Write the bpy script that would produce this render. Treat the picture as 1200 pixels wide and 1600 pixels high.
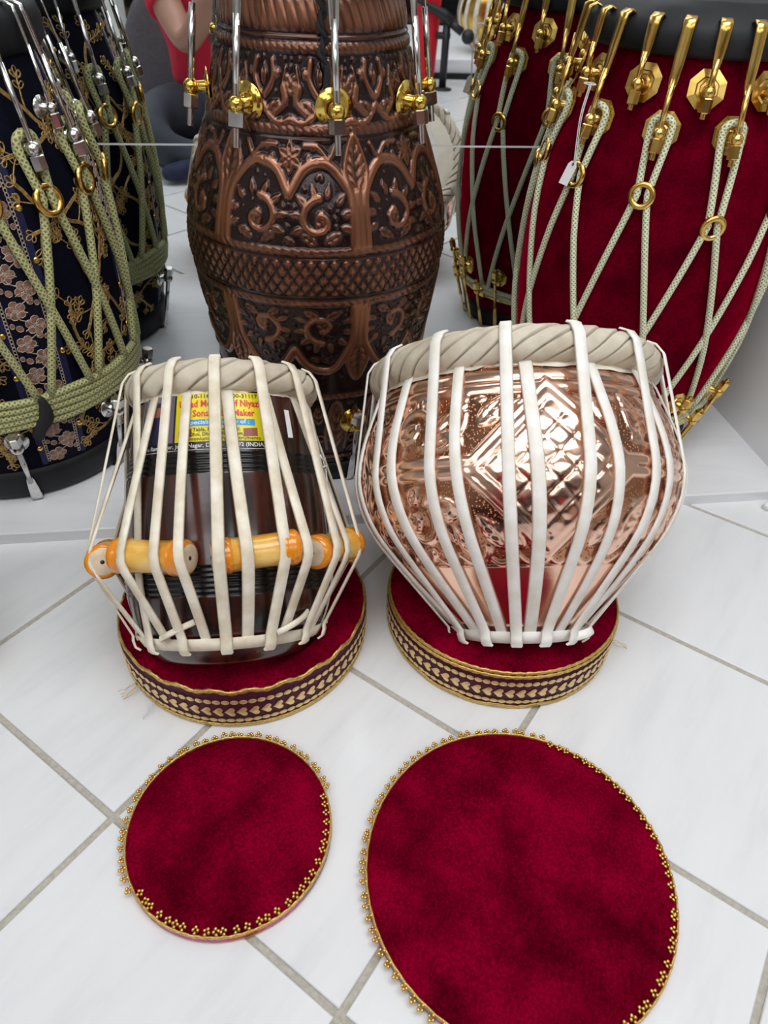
import bpy, math, random
import numpy as np
from mathutils import Vector, Matrix

for o in list(bpy.data.objects):
    bpy.data.objects.remove(o, do_unlink=True)
S = bpy.context.scene
COL = S.collection
rnd = random.Random(7)
PI = math.pi

# ------------------------------------------------------------------ camera
CAM_H = 0.73308
FW = Vector((0.12123, 0.75133, -0.64875)); RT = Vector((0.99115, -0.12772, 0.03610)); UP = Vector((0.05574, 0.64676, 0.76019))
def load_axes():
    pitch, roll, A = 0.70566, 0.0477655, math.radians(9.15)
    f = Vector((0, math.cos(pitch), -math.sin(pitch))); r = Vector((1, 0, 0)); u = r.cross(f)
    c, s = math.cos(roll), math.sin(roll)
    r2 = c*r + s*u; u2 = -s*r + c*u
    R = Matrix.Rotation(-A, 3, 'Z')
    return R @ f, R @ r2, R @ u2
FW, RT, UP = load_axes()
cd = bpy.data.cameras.new('camera'); cam = bpy.data.objects.new('camera', cd); COL.objects.link(cam)
cam.matrix_world = Matrix(((RT.x, UP.x, -FW.x, 0), (RT.y, UP.y, -FW.y, 0), (RT.z, UP.z, -FW.z, CAM_H), (0, 0, 0, 1)))
cd.sensor_fit = 'VERTICAL'; cd.sensor_height = 24.0; cd.lens = 24.0*1103.56/1600.0
cd.clip_start = 0.01; cd.clip_end = 60
cd.dof.use_dof = True; cd.dof.focus_distance = 0.92; cd.dof.aperture_fstop = 5.0
S.camera = cam

# ------------------------------------------------------------------ world, lamps, exposure
S.view_settings.view_transform = 'Standard'; S.view_settings.look = 'None'
S.view_settings.gamma = 1.0; S.view_settings.use_curve_mapping = False
S.view_settings.exposure = 0.0
w = bpy.data.worlds.new('world'); S.world = w; w.use_nodes = True
w.node_tree.nodes['Background'].inputs[0].default_value = (0.9, 0.95, 1.0, 1)
w.node_tree.nodes['Background'].inputs[1].default_value = 0.5
CEIL = 2.7
LAMPS = [(-1.75, -0.55, 6.5), (0.38, 0.12, 26.5), (-1.3, -1.9, 11), (1.35, -1.9, 11), (0.0, -3.3, 9)]
def area_lamp(x, y, watt):
    l = bpy.data.lights.new('ceiling_lamp_light', 'AREA'); l.shape = 'RECTANGLE'; l.size = 2.1; l.size_y = 1.0
    l.energy = watt; l.color = (0.97, 0.985, 1.0)
    o = bpy.data.objects.new('ceiling_lamp_light', l); COL.objects.link(o); o.location = (x, y, CEIL-0.06)
    return o

# ------------------------------------------------------------------ material helpers
def mat(name, col, rough=0.5, metal=0.0, **kw):
    m = bpy.data.materials.new(name); m.use_nodes = True
    b = m.node_tree.nodes['Principled BSDF']
    b.inputs['Base Color'].default_value = (*col, 1); b.inputs['Roughness'].default_value = rough; b.inputs['Metallic'].default_value = metal
    for k, v in kw.items():
        b.inputs[k.replace('_', ' ')].default_value = v if not isinstance(v, tuple) else (*v, 1)
    return m
def N(m, t, **kw):
    n = m.node_tree.nodes.new(t)
    for k, v in kw.items(): setattr(n, k, v)
    return n
def L(m, a, b): m.node_tree.links.new(a, b)
def coords(m, scale=(1, 1, 1), kind='Object'):
    tc = N(m, 'ShaderNodeTexCoord'); mp = N(m, 'ShaderNodeMapping'); mp.inputs['Scale'].default_value = scale
    L(m, tc.outputs[kind], mp.inputs[0]); return mp.outputs[0]
def noise(m, vec, scale, detail=4, rough=0.5):
    n = N(m, 'ShaderNodeTexNoise'); n.inputs['Scale'].default_value = scale; n.inputs['Detail'].default_value = detail; n.inputs['Roughness'].default_value = rough
    L(m, vec, n.inputs['Vector']); return n.outputs['Fac']
def ramp(m, fac, stops):
    r = N(m, 'ShaderNodeValToRGB'); e = r.color_ramp.elements
    while len(e) < len(stops): e.new(0.5)
    for q, (p, c) in zip(e, stops): q.position = p; q.color = (*c, 1)
    L(m, fac, r.inputs[0]); return r.outputs[0]
def bsdf(m): return m.node_tree.nodes['Principled BSDF']
def bump(m, h, strength=0.3, dist=0.001):
    b = N(m, 'ShaderNodeBump'); b.inputs['Strength'].default_value = strength; b.inputs['Distance'].default_value = dist
    L(m, h, b.inputs['Height']); L(m, b.outputs[0], bsdf(m).inputs['Normal'])
def noisy(name, c0, c1, scale, rough=0.5, metal=0.0, bs=0.0, bd=0.001, stretch=(1, 1, 1), detail=5, lo=0.35, hi=0.65, **kw):
    m = mat(name, c0, rough, metal, **kw)
    v = coords(m, stretch); f = noise(m, v, scale, detail)
    L(m, ramp(m, f, [(lo, c0), (hi, c1)]), bsdf(m).inputs['Base Color'])
    if bs: bump(m, f, bs, bd)
    return m
def velvet(name, c0, c1, sheen):
    m = mat(name, c0, 0.85, 0.0)
    v = coords(m)
    n1 = noise(m, v, 20, 3); n2 = noise(m, v, 330, 3, 0.75)
    ad = N(m, 'ShaderNodeMath', operation='MULTIPLY'); L(m, n1, ad.inputs[0]); L(m, n2, ad.inputs[1])
    L(m, ramp(m, ad.outputs[0], [(0.14, c0), (0.38, c1)]), bsdf(m).inputs['Base Color'])
    b = bsdf(m); b.inputs['Sheen Weight'].default_value = 0.55; b.inputs['Sheen Tint'].default_value = (*sheen, 1); b.inputs['Sheen Roughness'].default_value = 0.35
    b.inputs['Specular IOR Level'].default_value = 0.0
    n3 = noise(m, v, 900, 2); bump(m, n3, 0.5, 0.0015)
    return m

M = {}
M['velvet'] = velvet('maroon_velvet', (0.060, 0.0001, 0.005), (0.25, 0.0006, 0.020), (0.70, 0.001, 0.07))
M['velvet_drum'] = velvet('drum_velvet', (0.060, 0.0001, 0.005), (0.16, 0.0005, 0.012), (1.0, 0.001, 0.06))
M['maroon_strip'] = noisy('maroon_strip', (0.06, 0.002, 0.02), (0.10, 0.004, 0.03), 200, 0.7)
M['gold_braid'] = noisy('gold_braid', (0.55, 0.33, 0.07), (0.85, 0.60, 0.20), 400, 0.38, 0.75, 0.6, 0.0008)
M['gold_foil'] = noisy('gold_foil', (0.72, 0.48, 0.17), (0.90, 0.68, 0.34), 60, 0.33, 0.55)
M['gold'] = noisy('gold_brass', (0.62, 0.38, 0.08), (0.88, 0.60, 0.20), 30, 0.24, 1.0, 0.15, 0.0004)
M['brass'] = mat('polished_brass', (0.80, 0.55, 0.12), 0.16, 1.0)
M['steel'] = noisy('chrome_steel', (0.55, 0.54, 0.53), (0.78, 0.77, 0.75), 40, 0.2, 1.0)
M['leather'] = noisy('cream_strap_leather', (0.70, 0.61, 0.45), (0.90, 0.84, 0.71), 45, 0.65, 0, 0.35, 0.0006)
M['leather_white'] = noisy('white_strap_leather', (0.82, 0.78, 0.69), (0.92, 0.90, 0.86), 45, 0.65, 0, 0.3, 0.0005)
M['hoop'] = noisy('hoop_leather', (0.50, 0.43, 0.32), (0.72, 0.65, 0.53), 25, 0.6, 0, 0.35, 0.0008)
def shade_grime(m, c):  # shade and grime painted dark into the creases between the leather strips
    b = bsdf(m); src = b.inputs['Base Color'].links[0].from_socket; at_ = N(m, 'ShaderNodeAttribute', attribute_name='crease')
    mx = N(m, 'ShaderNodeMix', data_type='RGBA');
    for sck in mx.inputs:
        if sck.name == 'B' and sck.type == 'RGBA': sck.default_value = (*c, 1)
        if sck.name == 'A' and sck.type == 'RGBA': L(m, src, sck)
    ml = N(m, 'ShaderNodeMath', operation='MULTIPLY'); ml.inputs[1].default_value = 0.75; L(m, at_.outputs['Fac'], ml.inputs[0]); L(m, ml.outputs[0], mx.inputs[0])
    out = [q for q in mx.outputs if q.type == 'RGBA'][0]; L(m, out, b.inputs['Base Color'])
shade_grime(M['hoop'], (0.14, 0.11, 0.07))
M['skirt'] = noisy('drumskin', (0.74, 0.66, 0.52), (0.85, 0.79, 0.67), 20, 0.6, 0, 0.2, 0.0006)
M['skin_centre'] = noisy('pale_drumskin', (0.78, 0.76, 0.70), (0.85, 0.84, 0.80), 12, 0.6)
M['syahi'] = mat('black_paste', (0.01, 0.01, 0.01), 0.6)
M['black'] = noisy('black_hide', (0.006, 0.0065, 0.008), (0.016, 0.017, 0.020), 18, 0.55, 0, 0.25, 0.001, Specular_IOR_Level=0.3)
M['black_plastic'] = mat('black_plastic', (0.012, 0.012, 0.014), 0.45)
M['tag'] = mat('white_card', (0.85, 0.85, 0.86), 0.6)
M['white_thread'] = mat('white_thread', (0.8, 0.8, 0.8), 0.7)
M['black_thread'] = mat('black_thread', (0.012, 0.011, 0.012), 0.8)
M['grout'] = noisy('grout', (0.40, 0.37, 0.31), (0.50, 0.47, 0.41), 220, 0.9, 0, 0.4, 0.001)
M['wall'] = noisy('white_paint', (0.84, 0.85, 0.87), (0.87, 0.88, 0.90), 6, 0.6)
M['ceiling'] = mat('ceiling_tiles', (0.50, 0.50, 0.49), 0.85)
M['shop_wall'] = noisy('shop_wall_paint', (0.42, 0.40, 0.37), (0.47, 0.45, 0.42), 5, 0.7)
M['mirror'] = mat('mirror_glass', (0.80, 0.83, 0.84), 0.0, 1.0)
M['mirror_edge'] = mat('ground_glass_edge', (0.86, 0.88, 0.9), 0.35)
def lit(name, col, s):
    m = mat(name, col, 0.5); b = bsdf(m); b.inputs['Emission Color'].default_value = (*col, 1); b.inputs['Emission Strength'].default_value = s; return m
M['lamp'] = lit('lamp_diffuser', (0.97, 0.985, 1.0), 1.5)

def wood_mat(name, c0, c1, rough, stretch, coat=0.0):
    m = noisy(name, c0, c1, 14, rough, 0, 0.0, 0.001, stretch, 8, 0.38, 0.66)
    bsdf(m).inputs['Coat Weight'].default_value = coat; bsdf(m).inputs['Coat Roughness'].default_value = 0.12
    return m
M['rosewood'] = wood_mat('dark_rosewood', (0.006, 0.003, 0.003), (0.075, 0.014, 0.006), 0.25, (5, 5, 0.7), 0.6)
M['groove'] = mat('blackened_groove', (0.006, 0.005, 0.005), 0.22)
M['peg'] = wood_mat('lacquered_peg', (0.72, 0.32, 0.02), (0.86, 0.58, 0.16), 0.28, (3, 3, 2), 0.5)
M['peg_end'] = noisy('bare_peg_end', (0.55, 0.42, 0.28), (0.72, 0.60, 0.44), 70, 0.7)
M['peg_orange'] = mat('orange_lacquer', (0.76, 0.25, 0.004), 0.22, 0, Coat_Weight=0.6)

def marble(name, c0, c1, c2, rough):
    m = mat(name, c1, rough); v = coords(m, (1, 1, 1))
    oi = N(m, 'ShaderNodeObjectInfo'); sc = N(m, 'ShaderNodeVectorMath', operation='SCALE'); sc.inputs['Scale'].default_value = 9
    cb = N(m, 'ShaderNodeCombineXYZ'); L(m, oi.outputs['Random'], cb.inputs[0]); L(m, oi.outputs['Random'], cb.inputs[1]); L(m, cb.outputs[0], sc.inputs[0])
    ad = N(m, 'ShaderNodeVectorMath', operation='ADD'); L(m, v, ad.inputs[0]); L(m, sc.outputs[0], ad.inputs[1])
    rt = N(m, 'ShaderNodeMapping'); rt.inputs['Rotation'].default_value = (0, 0, 0.35); rt.inputs['Scale'].default_value = (3, 14, 3); L(m, ad.outputs[0], rt.inputs[0])
    f = noise(m, rt.outputs[0], 1.6, 6, 0.6)
    L(m, ramp(m, f, [(0.25, c0), (0.48, c1), (0.8, c2)]), bsdf(m).inputs['Base Color'])
    return m
M['tile'] = marble('white_marble_tile', (0.70, 0.715, 0.735), (0.775, 0.785, 0.80), (0.82, 0.825, 0.835), 0.22)
M['slab'] = marble('white_slab', (0.70, 0.71, 0.73), (0.77, 0.78, 0.80), (0.81, 0.815, 0.83), 0.25)

def relief_mat(name, lowc, highc, metal, r0, r1, pit_scale, pit_strength, coat=0.0, lo=0.12, hi=0.6, spot=0.35):
    m = mat(name, highc, r1, metal)
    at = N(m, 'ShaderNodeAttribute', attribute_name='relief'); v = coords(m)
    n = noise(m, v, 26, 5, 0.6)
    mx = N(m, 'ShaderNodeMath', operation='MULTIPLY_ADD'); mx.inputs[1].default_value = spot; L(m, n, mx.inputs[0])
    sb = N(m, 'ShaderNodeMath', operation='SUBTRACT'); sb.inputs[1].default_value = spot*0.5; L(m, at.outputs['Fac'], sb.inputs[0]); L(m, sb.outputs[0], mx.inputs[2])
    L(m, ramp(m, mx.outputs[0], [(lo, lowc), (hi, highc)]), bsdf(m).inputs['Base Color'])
    vo = N(m, 'ShaderNodeTexVoronoi'); vo.inputs['Scale'].default_value = pit_scale; L(m, v, vo.inputs['Vector'])
    pr = ramp(m, vo.outputs['Distance'], [(0.0, (0, 0, 0)), (0.35, (1, 1, 1))])
    inv = N(m, 'ShaderNodeMapRange'); inv.inputs['From Min'].default_value = 0.16; inv.inputs['From Max'].default_value = 0.06; L(m, at.outputs['Fac'], inv.inputs['Value'])
    b = N(m, 'ShaderNodeBump'); b.inputs['Distance'].default_value = 0.0016; L(m, pr, b.inputs['Height'])
    ms = N(m, 'ShaderNodeMath', operation='MULTIPLY'); ms.inputs[1].default_value = pit_strength; L(m, inv.outputs[0], ms.inputs[0]); L(m, ms.outputs[0], b.inputs['Strength'])
    n2 = noise(m, v, 40, 2); b2 = N(m, 'ShaderNodeBump'); b2.inputs['Distance'].default_value = 0.003; b2.inputs['Strength'].default_value = 0.08
    L(m, n2, b2.inputs['Height']); L(m, b.outputs[0], b2.inputs['Normal']); L(m, b2.outputs[0], bsdf(m).inputs['Normal'])
    bsdf(m).inputs['Coat Weight'].default_value = coat; bsdf(m).inputs['Coat Roughness'].default_value = 0.1
    return m
M['antique'] = relief_mat('antiqued_copper', (0.024, 0.010, 0.009), (0.29, 0.115, 0.060), 0.8, 0.27, 0.27, 420, 0.8, 0.5, 0.26, 1.05, 0.55)
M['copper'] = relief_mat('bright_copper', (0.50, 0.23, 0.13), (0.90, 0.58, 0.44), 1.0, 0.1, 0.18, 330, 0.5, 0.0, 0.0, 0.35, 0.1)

# ------------------------------------------------------------------ mesh helpers
class MB:
    def __init__(self): self.v = []; self.f = []; self.m = []; self.n = 0
    def add(self, v, f, mi=0, T=None):
        v = np.asarray(v, float).reshape(-1, 3)
        if T is not None:
            A = np.array(T); v = v @ A[:3, :3].T + A[:3, 3]
        o = self.n; self.v.append(v); self.n += len(v)
        self.f += [tuple(i+o for i in q) for q in f]; self.m += [mi]*len(f)
        return self
    def mesh(self, name, mats, smooth=True):
        me = bpy.data.meshes.new(name)
        me.from_pydata(np.concatenate(self.v).tolist(), [], self.f)
        for q in (mats if isinstance(mats, (list, tuple)) else [mats]): me.materials.append(q)
        if len(set(self.m)) > 1: me.polygons.foreach_set('material_index', self.m)
        if smooth: me.polygons.foreach_set('use_smooth', [True]*len(me.polygons))
        me.update(); return me
def put(name, me, parent=None, T=None, kind=None, label=None, cat=None, group=None):
    o = bpy.data.objects.new(name, me); COL.objects.link(o)
    if parent is not None: o.parent = parent
    if T is not None: o.matrix_local = T
    if kind: o['kind'] = kind
    if label: o['label'] = label
    if cat: o['category'] = cat
    if group: o['group'] = group
    return o
def thing(name, label, cat, T=None, group=None, kind=None):
    return put(name, None, None, T, kind, label, cat, group)
def grid_faces(nr, nc, closed_c=True, closed_r=False):
    f = []
    for i in range(nr if closed_r else nr-1):
        i2 = (i+1) % nr
        for j in range(nc if closed_c else nc-1):
            j2 = (j+1) % nc
            f.append((i*nc+j, i*nc+j2, i2*nc+j2, i2*nc+j))
    return f
def revolve(prof, n=64, cap0=False, cap1=False):
    v = []
    for r, z in prof:
        for k in range(n):
            a = 2*PI*k/n; v.append((r*math.sin(a), -r*math.cos(a), z))
    f = grid_faces(len(prof), n)
    if cap0: f.append(tuple(range(n-1, -1, -1)))
    if cap1: f.append(tuple(range((len(prof)-1)*n, len(prof)*n)))
    return v, f
def tube(path, rad, sides=8, closed=False, caps=True):
    P = [Vector(p) for p in path]; n = len(P)
    R = rad if isinstance(rad, (list, tuple)) else [rad]*n
    tang = []
    for i in range(n):
        a = P[(i-1) % n] if (closed or i > 0) else P[i]; b = P[(i+1) % n] if (closed or i < n-1) else P[i]
        tang.append((b-a).normalized())
    ref = Vector((0, 0, 1)) if abs(tang[0].z) < 0.9 else Vector((1, 0, 0))
    nrm = (ref - tang[0]*ref.dot(tang[0])).normalized(); v = []
    for i in range(n):
        nrm = (nrm - tang[i]*nrm.dot(tang[i])).normalized(); bn = tang[i].cross(nrm)
        for k in range(sides):
            a = 2*PI*k/sides; v.append(tuple(P[i]+(nrm*math.cos(a)+bn*math.sin(a))*R[i]))
    f = [tuple(reversed(q)) for q in grid_faces(n, sides, True, closed)]
    if caps and not closed:
        f.append(tuple(range(sides))); f.append(tuple(range(n*sides-1, (n-1)*sides-1, -1)))
    return v, f
def ribbon(path, outs, w, th):
    """flat strap: path centre points, outward normals, width and thickness"""
    n = len(path); v = []
    for i in range(n):
        p = Vector(path[i]); t = (Vector(path[min(i+1, n-1)])-Vector(path[max(i-1, 0)])).normalized()
        o = Vector(outs[i]); o = (o-t*o.dot(t)).normalized(); s = t.cross(o)
        ww = w[i] if isinstance(w, (list, tuple)) else w
        for a, b in ((-1, 0), (-0.8, 1), (0.8, 1), (1, 0)):
            v.append(tuple(p+s*(a*ww/2)+o*(b*th)))
    f = grid_faces(n, 4)
    f.append((0, 1, 2, 3)); f.append(tuple(range(n*4-1, n*4-5, -1)))
    return v, f
def box(x0, x1, y0, y1, z0, z1, bev=0.0):
    if not bev:
        v = [(x, y, z) for z in (z0, z1) for y in (y0, y1) for x in (x0, x1)]
        return v, [(0, 2, 3, 1), (4, 5, 7, 6), (0, 1, 5, 4), (2, 6, 7, 3), (0, 4, 6, 2), (1, 3, 7, 5)]
    b = bev; v = []
    for z, k in ((z0, 0), (z1-b, 0), (z1, b)):
        v += [(x0+k, y0+k, z), (x1-k, y0+k, z), (x1-k, y1-k, z), (x0+k, y1-k, z)]
    f = grid_faces(3, 4); f += [(3, 2, 1, 0), (8, 9, 10, 11)]
    return v, f
def ball(c, r, n=10, m=6, sq=(1, 1, 1)):
    v = [(c[0], c[1], c[2]-r*sq[2])]
    for i in range(1, m):
        t = -PI/2+PI*i/m
        for k in range(n):
            a = 2*PI*k/n; v.append((c[0]+r*sq[0]*math.cos(t)*math.cos(a), c[1]+r*sq[1]*math.cos(t)*math.sin(a), c[2]+r*sq[2]*math.sin(t)))
    v.append((c[0], c[1], c[2]+r*sq[2])); f = []
    for k in range(n):
        f.append((0, 1+(k+1) % n, 1+k)); f.append((len(v)-1, 1+(m-2)*n+k, 1+(m-2)*n+(k+1) % n))
    for i in range(m-2):
        for k in range(n): f.append((1+i*n+k, 1+i*n+(k+1) % n, 1+(i+1)*n+(k+1) % n, 1+(i+1)*n+k))
    return v, f
def torus(R, r, n=40, m=8, z=0.0):
    v = []
    for i in range(m):
        b = 2*PI*i/m
        for k in range(n):
            a = 2*PI*k/n; q = R+r*math.cos(b); v.append((q*math.sin(a), -q*math.cos(a), z+r*math.sin(b)))
    return v, grid_faces(m, n, True, True)
def cyl(p0, p1, r, n=12, r1=None): return tube([p0, p1], [r, r if r1 is None else r1], n)
def smooth_prof(keys, n=5):
    k = np.array(keys, float); k = np.vstack([2*k[0]-k[1], k, 2*k[-1]-k[-2]]); o = []
    for i in range(1, len(k)-2):
        for t in np.linspace(0, 1, n, endpoint=False):
            p0, p1, p2, p3 = k[i-1:i+3]
            o.append(.5*(2*p1+(p2-p0)*t+(2*p0-5*p1+4*p2-p3)*t*t+(3*p1-p0-3*p2+p3)*t**3))
    o.append(k[-2]); return [tuple(q) for q in o]
def bez(pts, n=6): return smooth_prof(pts, n)
def rot(a): return Matrix.Rotation(a, 4, 'Z')
def at(x, y, z): return Matrix.Translation((x, y, z))
D = math.radians
def pol(ph, r, z): return (r*math.sin(ph), -r*math.cos(ph), z)

# ------------------------------------------------------------------ embossing canvas (heights in metres over arc length s and height z)
class Canvas:
    def __init__(self, ws, z0, z1, ns, nz):
        self.ws, self.z0, self.z1, self.ns, self.nz = ws, z0, z1, ns, nz
        self.ds = ws/ns; self.dz = (z1-z0)/(nz-1)
        self.s = np.arange(ns)*self.ds; self.z = np.linspace(z0, z1, nz); self.h = np.zeros((nz, ns))
    def win(self, s0, s1, za, zb):
        j0 = int(math.floor(s0/self.ds)); j1 = int(math.ceil(s1/self.ds))+1
        i0 = max(0, int((za-self.z0)/self.dz)); i1 = min(self.nz, int((zb-self.z0)/self.dz)+2)
        if i1 <= i0: return None
        jj = np.arange(j0, j1); return i0, i1, jj % self.ns, jj*self.ds, self.z[i0:i1]
    def put(self, W, h, mode='max'):
        i0, i1, jj, _, _ = W; sub = self.h[i0:i1][:, jj]
        if mode == 'max': sub = np.maximum(sub, h)
        elif mode == 'add': sub = sub+h
        elif mode == 'sub': sub = np.maximum(sub-h, -0.0012)
        self.h[i0:i1, jj] = sub
    def stroke(self, pts, wd, amp, mode='max', flat=0.0):
        pts = [tuple(p) for p in pts]; n = len(pts)
        P = np.array(pts); ww = np.array(wd if isinstance(wd, (list, tuple)) else [wd]*n, float); mw = ww.max()
        W = self.win(P[:, 0].min()-mw, P[:, 0].max()+mw, P[:, 1].min()-mw, P[:, 1].max()+mw)
        if W is None: return
        S_, Z_ = np.meshgrid(W[3], W[4]); best = np.full(S_.shape, 9.0)
        for a, b, w0, w1 in zip(P[:-1], P[1:], ww[:-1], ww[1:]):
            d = b-a; l2 = d@d+1e-12
            t = np.clip(((S_-a[0])*d[0]+(Z_-a[1])*d[1])/l2, 0, 1)
            best = np.minimum(best, np.hypot(S_-a[0]-t*d[0], Z_-a[1]-t*d[1])/(w0+(w1-w0)*t))
        self.put(W, amp*np.sqrt(np.clip(1-best**2, 0, 1)), mode)
    def leaf(self, cs, cz, ln, wd, ang, amp, veins=0, rim=0.0):
        r = max(ln, wd); W = self.win(cs-r, cs+r, cz-r, cz+r)
        if W is None: return
        S_, Z_ = np.meshgrid(W[3]-cs, W[4]-cz); c, s = math.cos(ang), math.sin(ang)
        wd = wd*1.22; u = (S_*c+Z_*s)/ln; v = (-S_*s+Z_*c)/wd
        e = np.clip(1-u*u, 0, 1)**0.8*(1-0.35*u); q = np.abs(v)/np.maximum(e, 1e-3); ins = (np.abs(u) < 1) & (q < 1)
        h = amp*np.sqrt(np.clip(1-q*q, 0, 1))
        h = h*np.clip(q*3.2, 0.5, 1)
        if veins: h = h*(1-0.35*(np.sin((u*1.0-q*0.5)*veins*PI) > 0.55))
        self.put(W, np.where(ins, h, 0))
    def soften(self, n):
        for _ in range(n):
            h = self.h; h = (np.roll(h, 1, 1)+2*h+np.roll(h, -1, 1))/4; p = np.pad(h, ((1, 1), (0, 0)), 'edge'); self.h = (p[:-2]+2*p[1:-1]+p[2:])/4
    def fill(self, za, zb, n, rng, amp, s0, s1, kinds=(0, 1, 2)):
        """small leaves, commas and beads beaten into the free ground"""
        for _ in range(n):
            cs, cz = rng.uniform(0, self.ws), rng.uniform(za, zb); r = rng.uniform(s0, s1); W = self.win(cs-r*0.8, cs+r*0.8, cz-r*0.8, cz+r*0.8)
            if W is None or self.h[W[0]:W[1]][:, W[2]].max() > amp*0.30: continue
            k = rng.choice(kinds); a = rng.uniform(0, 2*PI)
            if k == 0: self.leaf(cs, cz, r, r*0.5, a, amp, 2)
            elif k == 1: self.spiral(cs, cz, r*0.75, 0.6, rng.choice((-1, 1)), r*0.24, amp, a)
            else: self.disc(cs, cz, r*0.45, amp)
    def disc(self, cs, cz, r, amp):
        W = self.win(cs-r, cs+r, cz-r, cz+r)
        if W is None: return
        S_, Z_ = np.meshgrid(W[3]-cs, W[4]-cz); q = np.hypot(S_, Z_)/r
        self.put(W, amp*np.sqrt(np.clip(1-q*q, 0, 1)))
    def dimple(self, cs, cz, r, amp):
        W = self.win(cs-r, cs+r, cz-r, cz+r)
        if W is None: return
        S_, Z_ = np.meshgrid(W[3]-cs, W[4]-cz); q = np.hypot(S_, Z_)/r
        self.put(W, amp*np.clip(1-q*q, 0, 1), 'sub')
    def rope(self, za, zb, pitch, amp):
        W = self.win(0, self.ws-self.ds*0.5-self.ds, za, zb); jj = np.arange(self.ns)
        i0, i1 = W[0], W[1]; z = self.z[i0:i1][:, None]; s = self.s[None, :]
        q = np.clip(1-((z-(za+zb)/2)/((zb-za)/2))**2, 0, 1)**0.5
        k = max(1, round(self.ws/pitch)); ph = (s/self.ws*k+(z-za)/(zb-za)*0.9) % 1.0
        h = amp*q*(0.45+0.55*np.sqrt(np.clip(1-(2*ph-1)**2, 0, 1)))
        self.h[i0:i1] = np.maximum(self.h[i0:i1], h)
    def band(self, za, zb, amp):
        i = (self.z > za) & (self.z < zb); q = np.clip(1-((self.z[i]-(za+zb)/2)/((zb-za)/2))**2, 0, 1)**0.5
        self.h[i] = np.maximum(self.h[i], amp*q[:, None])
    def diamonds(self, za, zb, pitch, pz, amp):
        i = (self.z > za) & (self.z < zb); z = (self.z[i]-za)[:, None]/pz; k = max(1, round(self.ws/pitch)); s = self.s[None, :]/self.ws*k
        a = np.abs(((s+z) % 1)-0.5)*2; b = np.abs(((s-z) % 1)-0.5)*2
        self.h[i] = np.maximum(self.h[i], amp*(1-np.maximum(a, b))**0.7)
    def flower(self, cs, cz, r, n, amp, a0=0.0):
        for k in range(n):
            a = a0+2*PI*k/n; self.leaf(cs+math.cos(a)*r*0.6, cz+math.sin(a)*r*0.6, r*0.48, r*0.3, a, amp)
            self.dimple(cs+math.cos(a)*r*0.66, cz+math.sin(a)*r*0.66, r*0.1, amp*0.7)
        self.disc(cs, cz, r*0.26, amp*1.2); self.dimple(cs, cz, r*0.1, amp)
    def spiral(self, cs, cz, r, turns, sgn, wd, amp, a0=0.0):
        pts = []; n = 18
        for i in range(n+1):
            t = i/n; a = a0+sgn*turns*2*PI*t; q = r*(1-0.78*t); pts.append((cs+q*math.cos(a), cz+q*math.sin(a)))
        self.stroke(pts, [wd*(1-0.45*i/n) for i in range(n+1)], amp)
        self.disc(pts[-1][0], pts[-1][1], wd*1.15, amp)
def relief_shell(canvas, reps, rprof, name, material, phase=0.0, norm=0.0022):
    H = np.tile(canvas.h, (1, reps)); nz, nt = H.shape
    th = np.arange(nt)/nt*2*PI+phase; z = canvas.z
    r0 = np.interp(z, [q[1] for q in rprof], [q[0] for q in rprof])
    dr = np.gradient(r0, z); nn = np.sqrt(1+dr*dr)
    R = r0[:, None]+H/nn[:, None]; Zz = z[:, None]-H*(dr/nn)[:, None]
    V = np.stack([R*np.sin(th)[None], -R*np.cos(th)[None], Zz], -1).reshape(-1, 3)
    i = np.arange(nz-1)[:, None]; j = np.arange(nt)[None]; j2 = (j+1) % nt
    F = np.stack([i*nt+j, i*nt+j2, (i+1)*nt+j2, (i+1)*nt+j], -1).reshape(-1, 4)
    me = bpy.data.meshes.new(name); me.vertices.add(len(V)); me.vertices.foreach_set('co', V.ravel())
    me.loops.add(F.size); me.loops.foreach_set('vertex_index', F.ravel().astype(np.int32))
    me.polygons.add(len(F)); me.polygons.foreach_set('loop_start', np.arange(len(F), dtype=np.int32)*4)
    me.polygons.foreach_set('use_smooth', np.ones(len(F), bool)); me.update(calc_edges=True)
    at_ = me.attributes.new('relief', 'FLOAT', 'POINT'); at_.data.foreach_set('value', np.clip(H/norm, 0, 1).ravel().astype(np.float32))
    me.materials.append(material); return me

# ================================================================== SETTING
MIR = 1.304; EDGE = 0.825; HP = 0.02; WALLX = 0.815
floor = put('floor', MB().add(*box(-3, 3, -4.2, MIR, -0.06, -0.0035)).mesh('floor', M['grout'], False), kind='structure', label='white marble tiled floor laid on the diagonal with grey grout')
TS = 0.30; G = 0.0037
tile_me = MB().add(*box(-TS/2+G, TS/2-G, -TS/2+G, TS/2-G, -0.008, 0.0, 0.0009)).mesh('tile', M['tile'], False)
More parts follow.
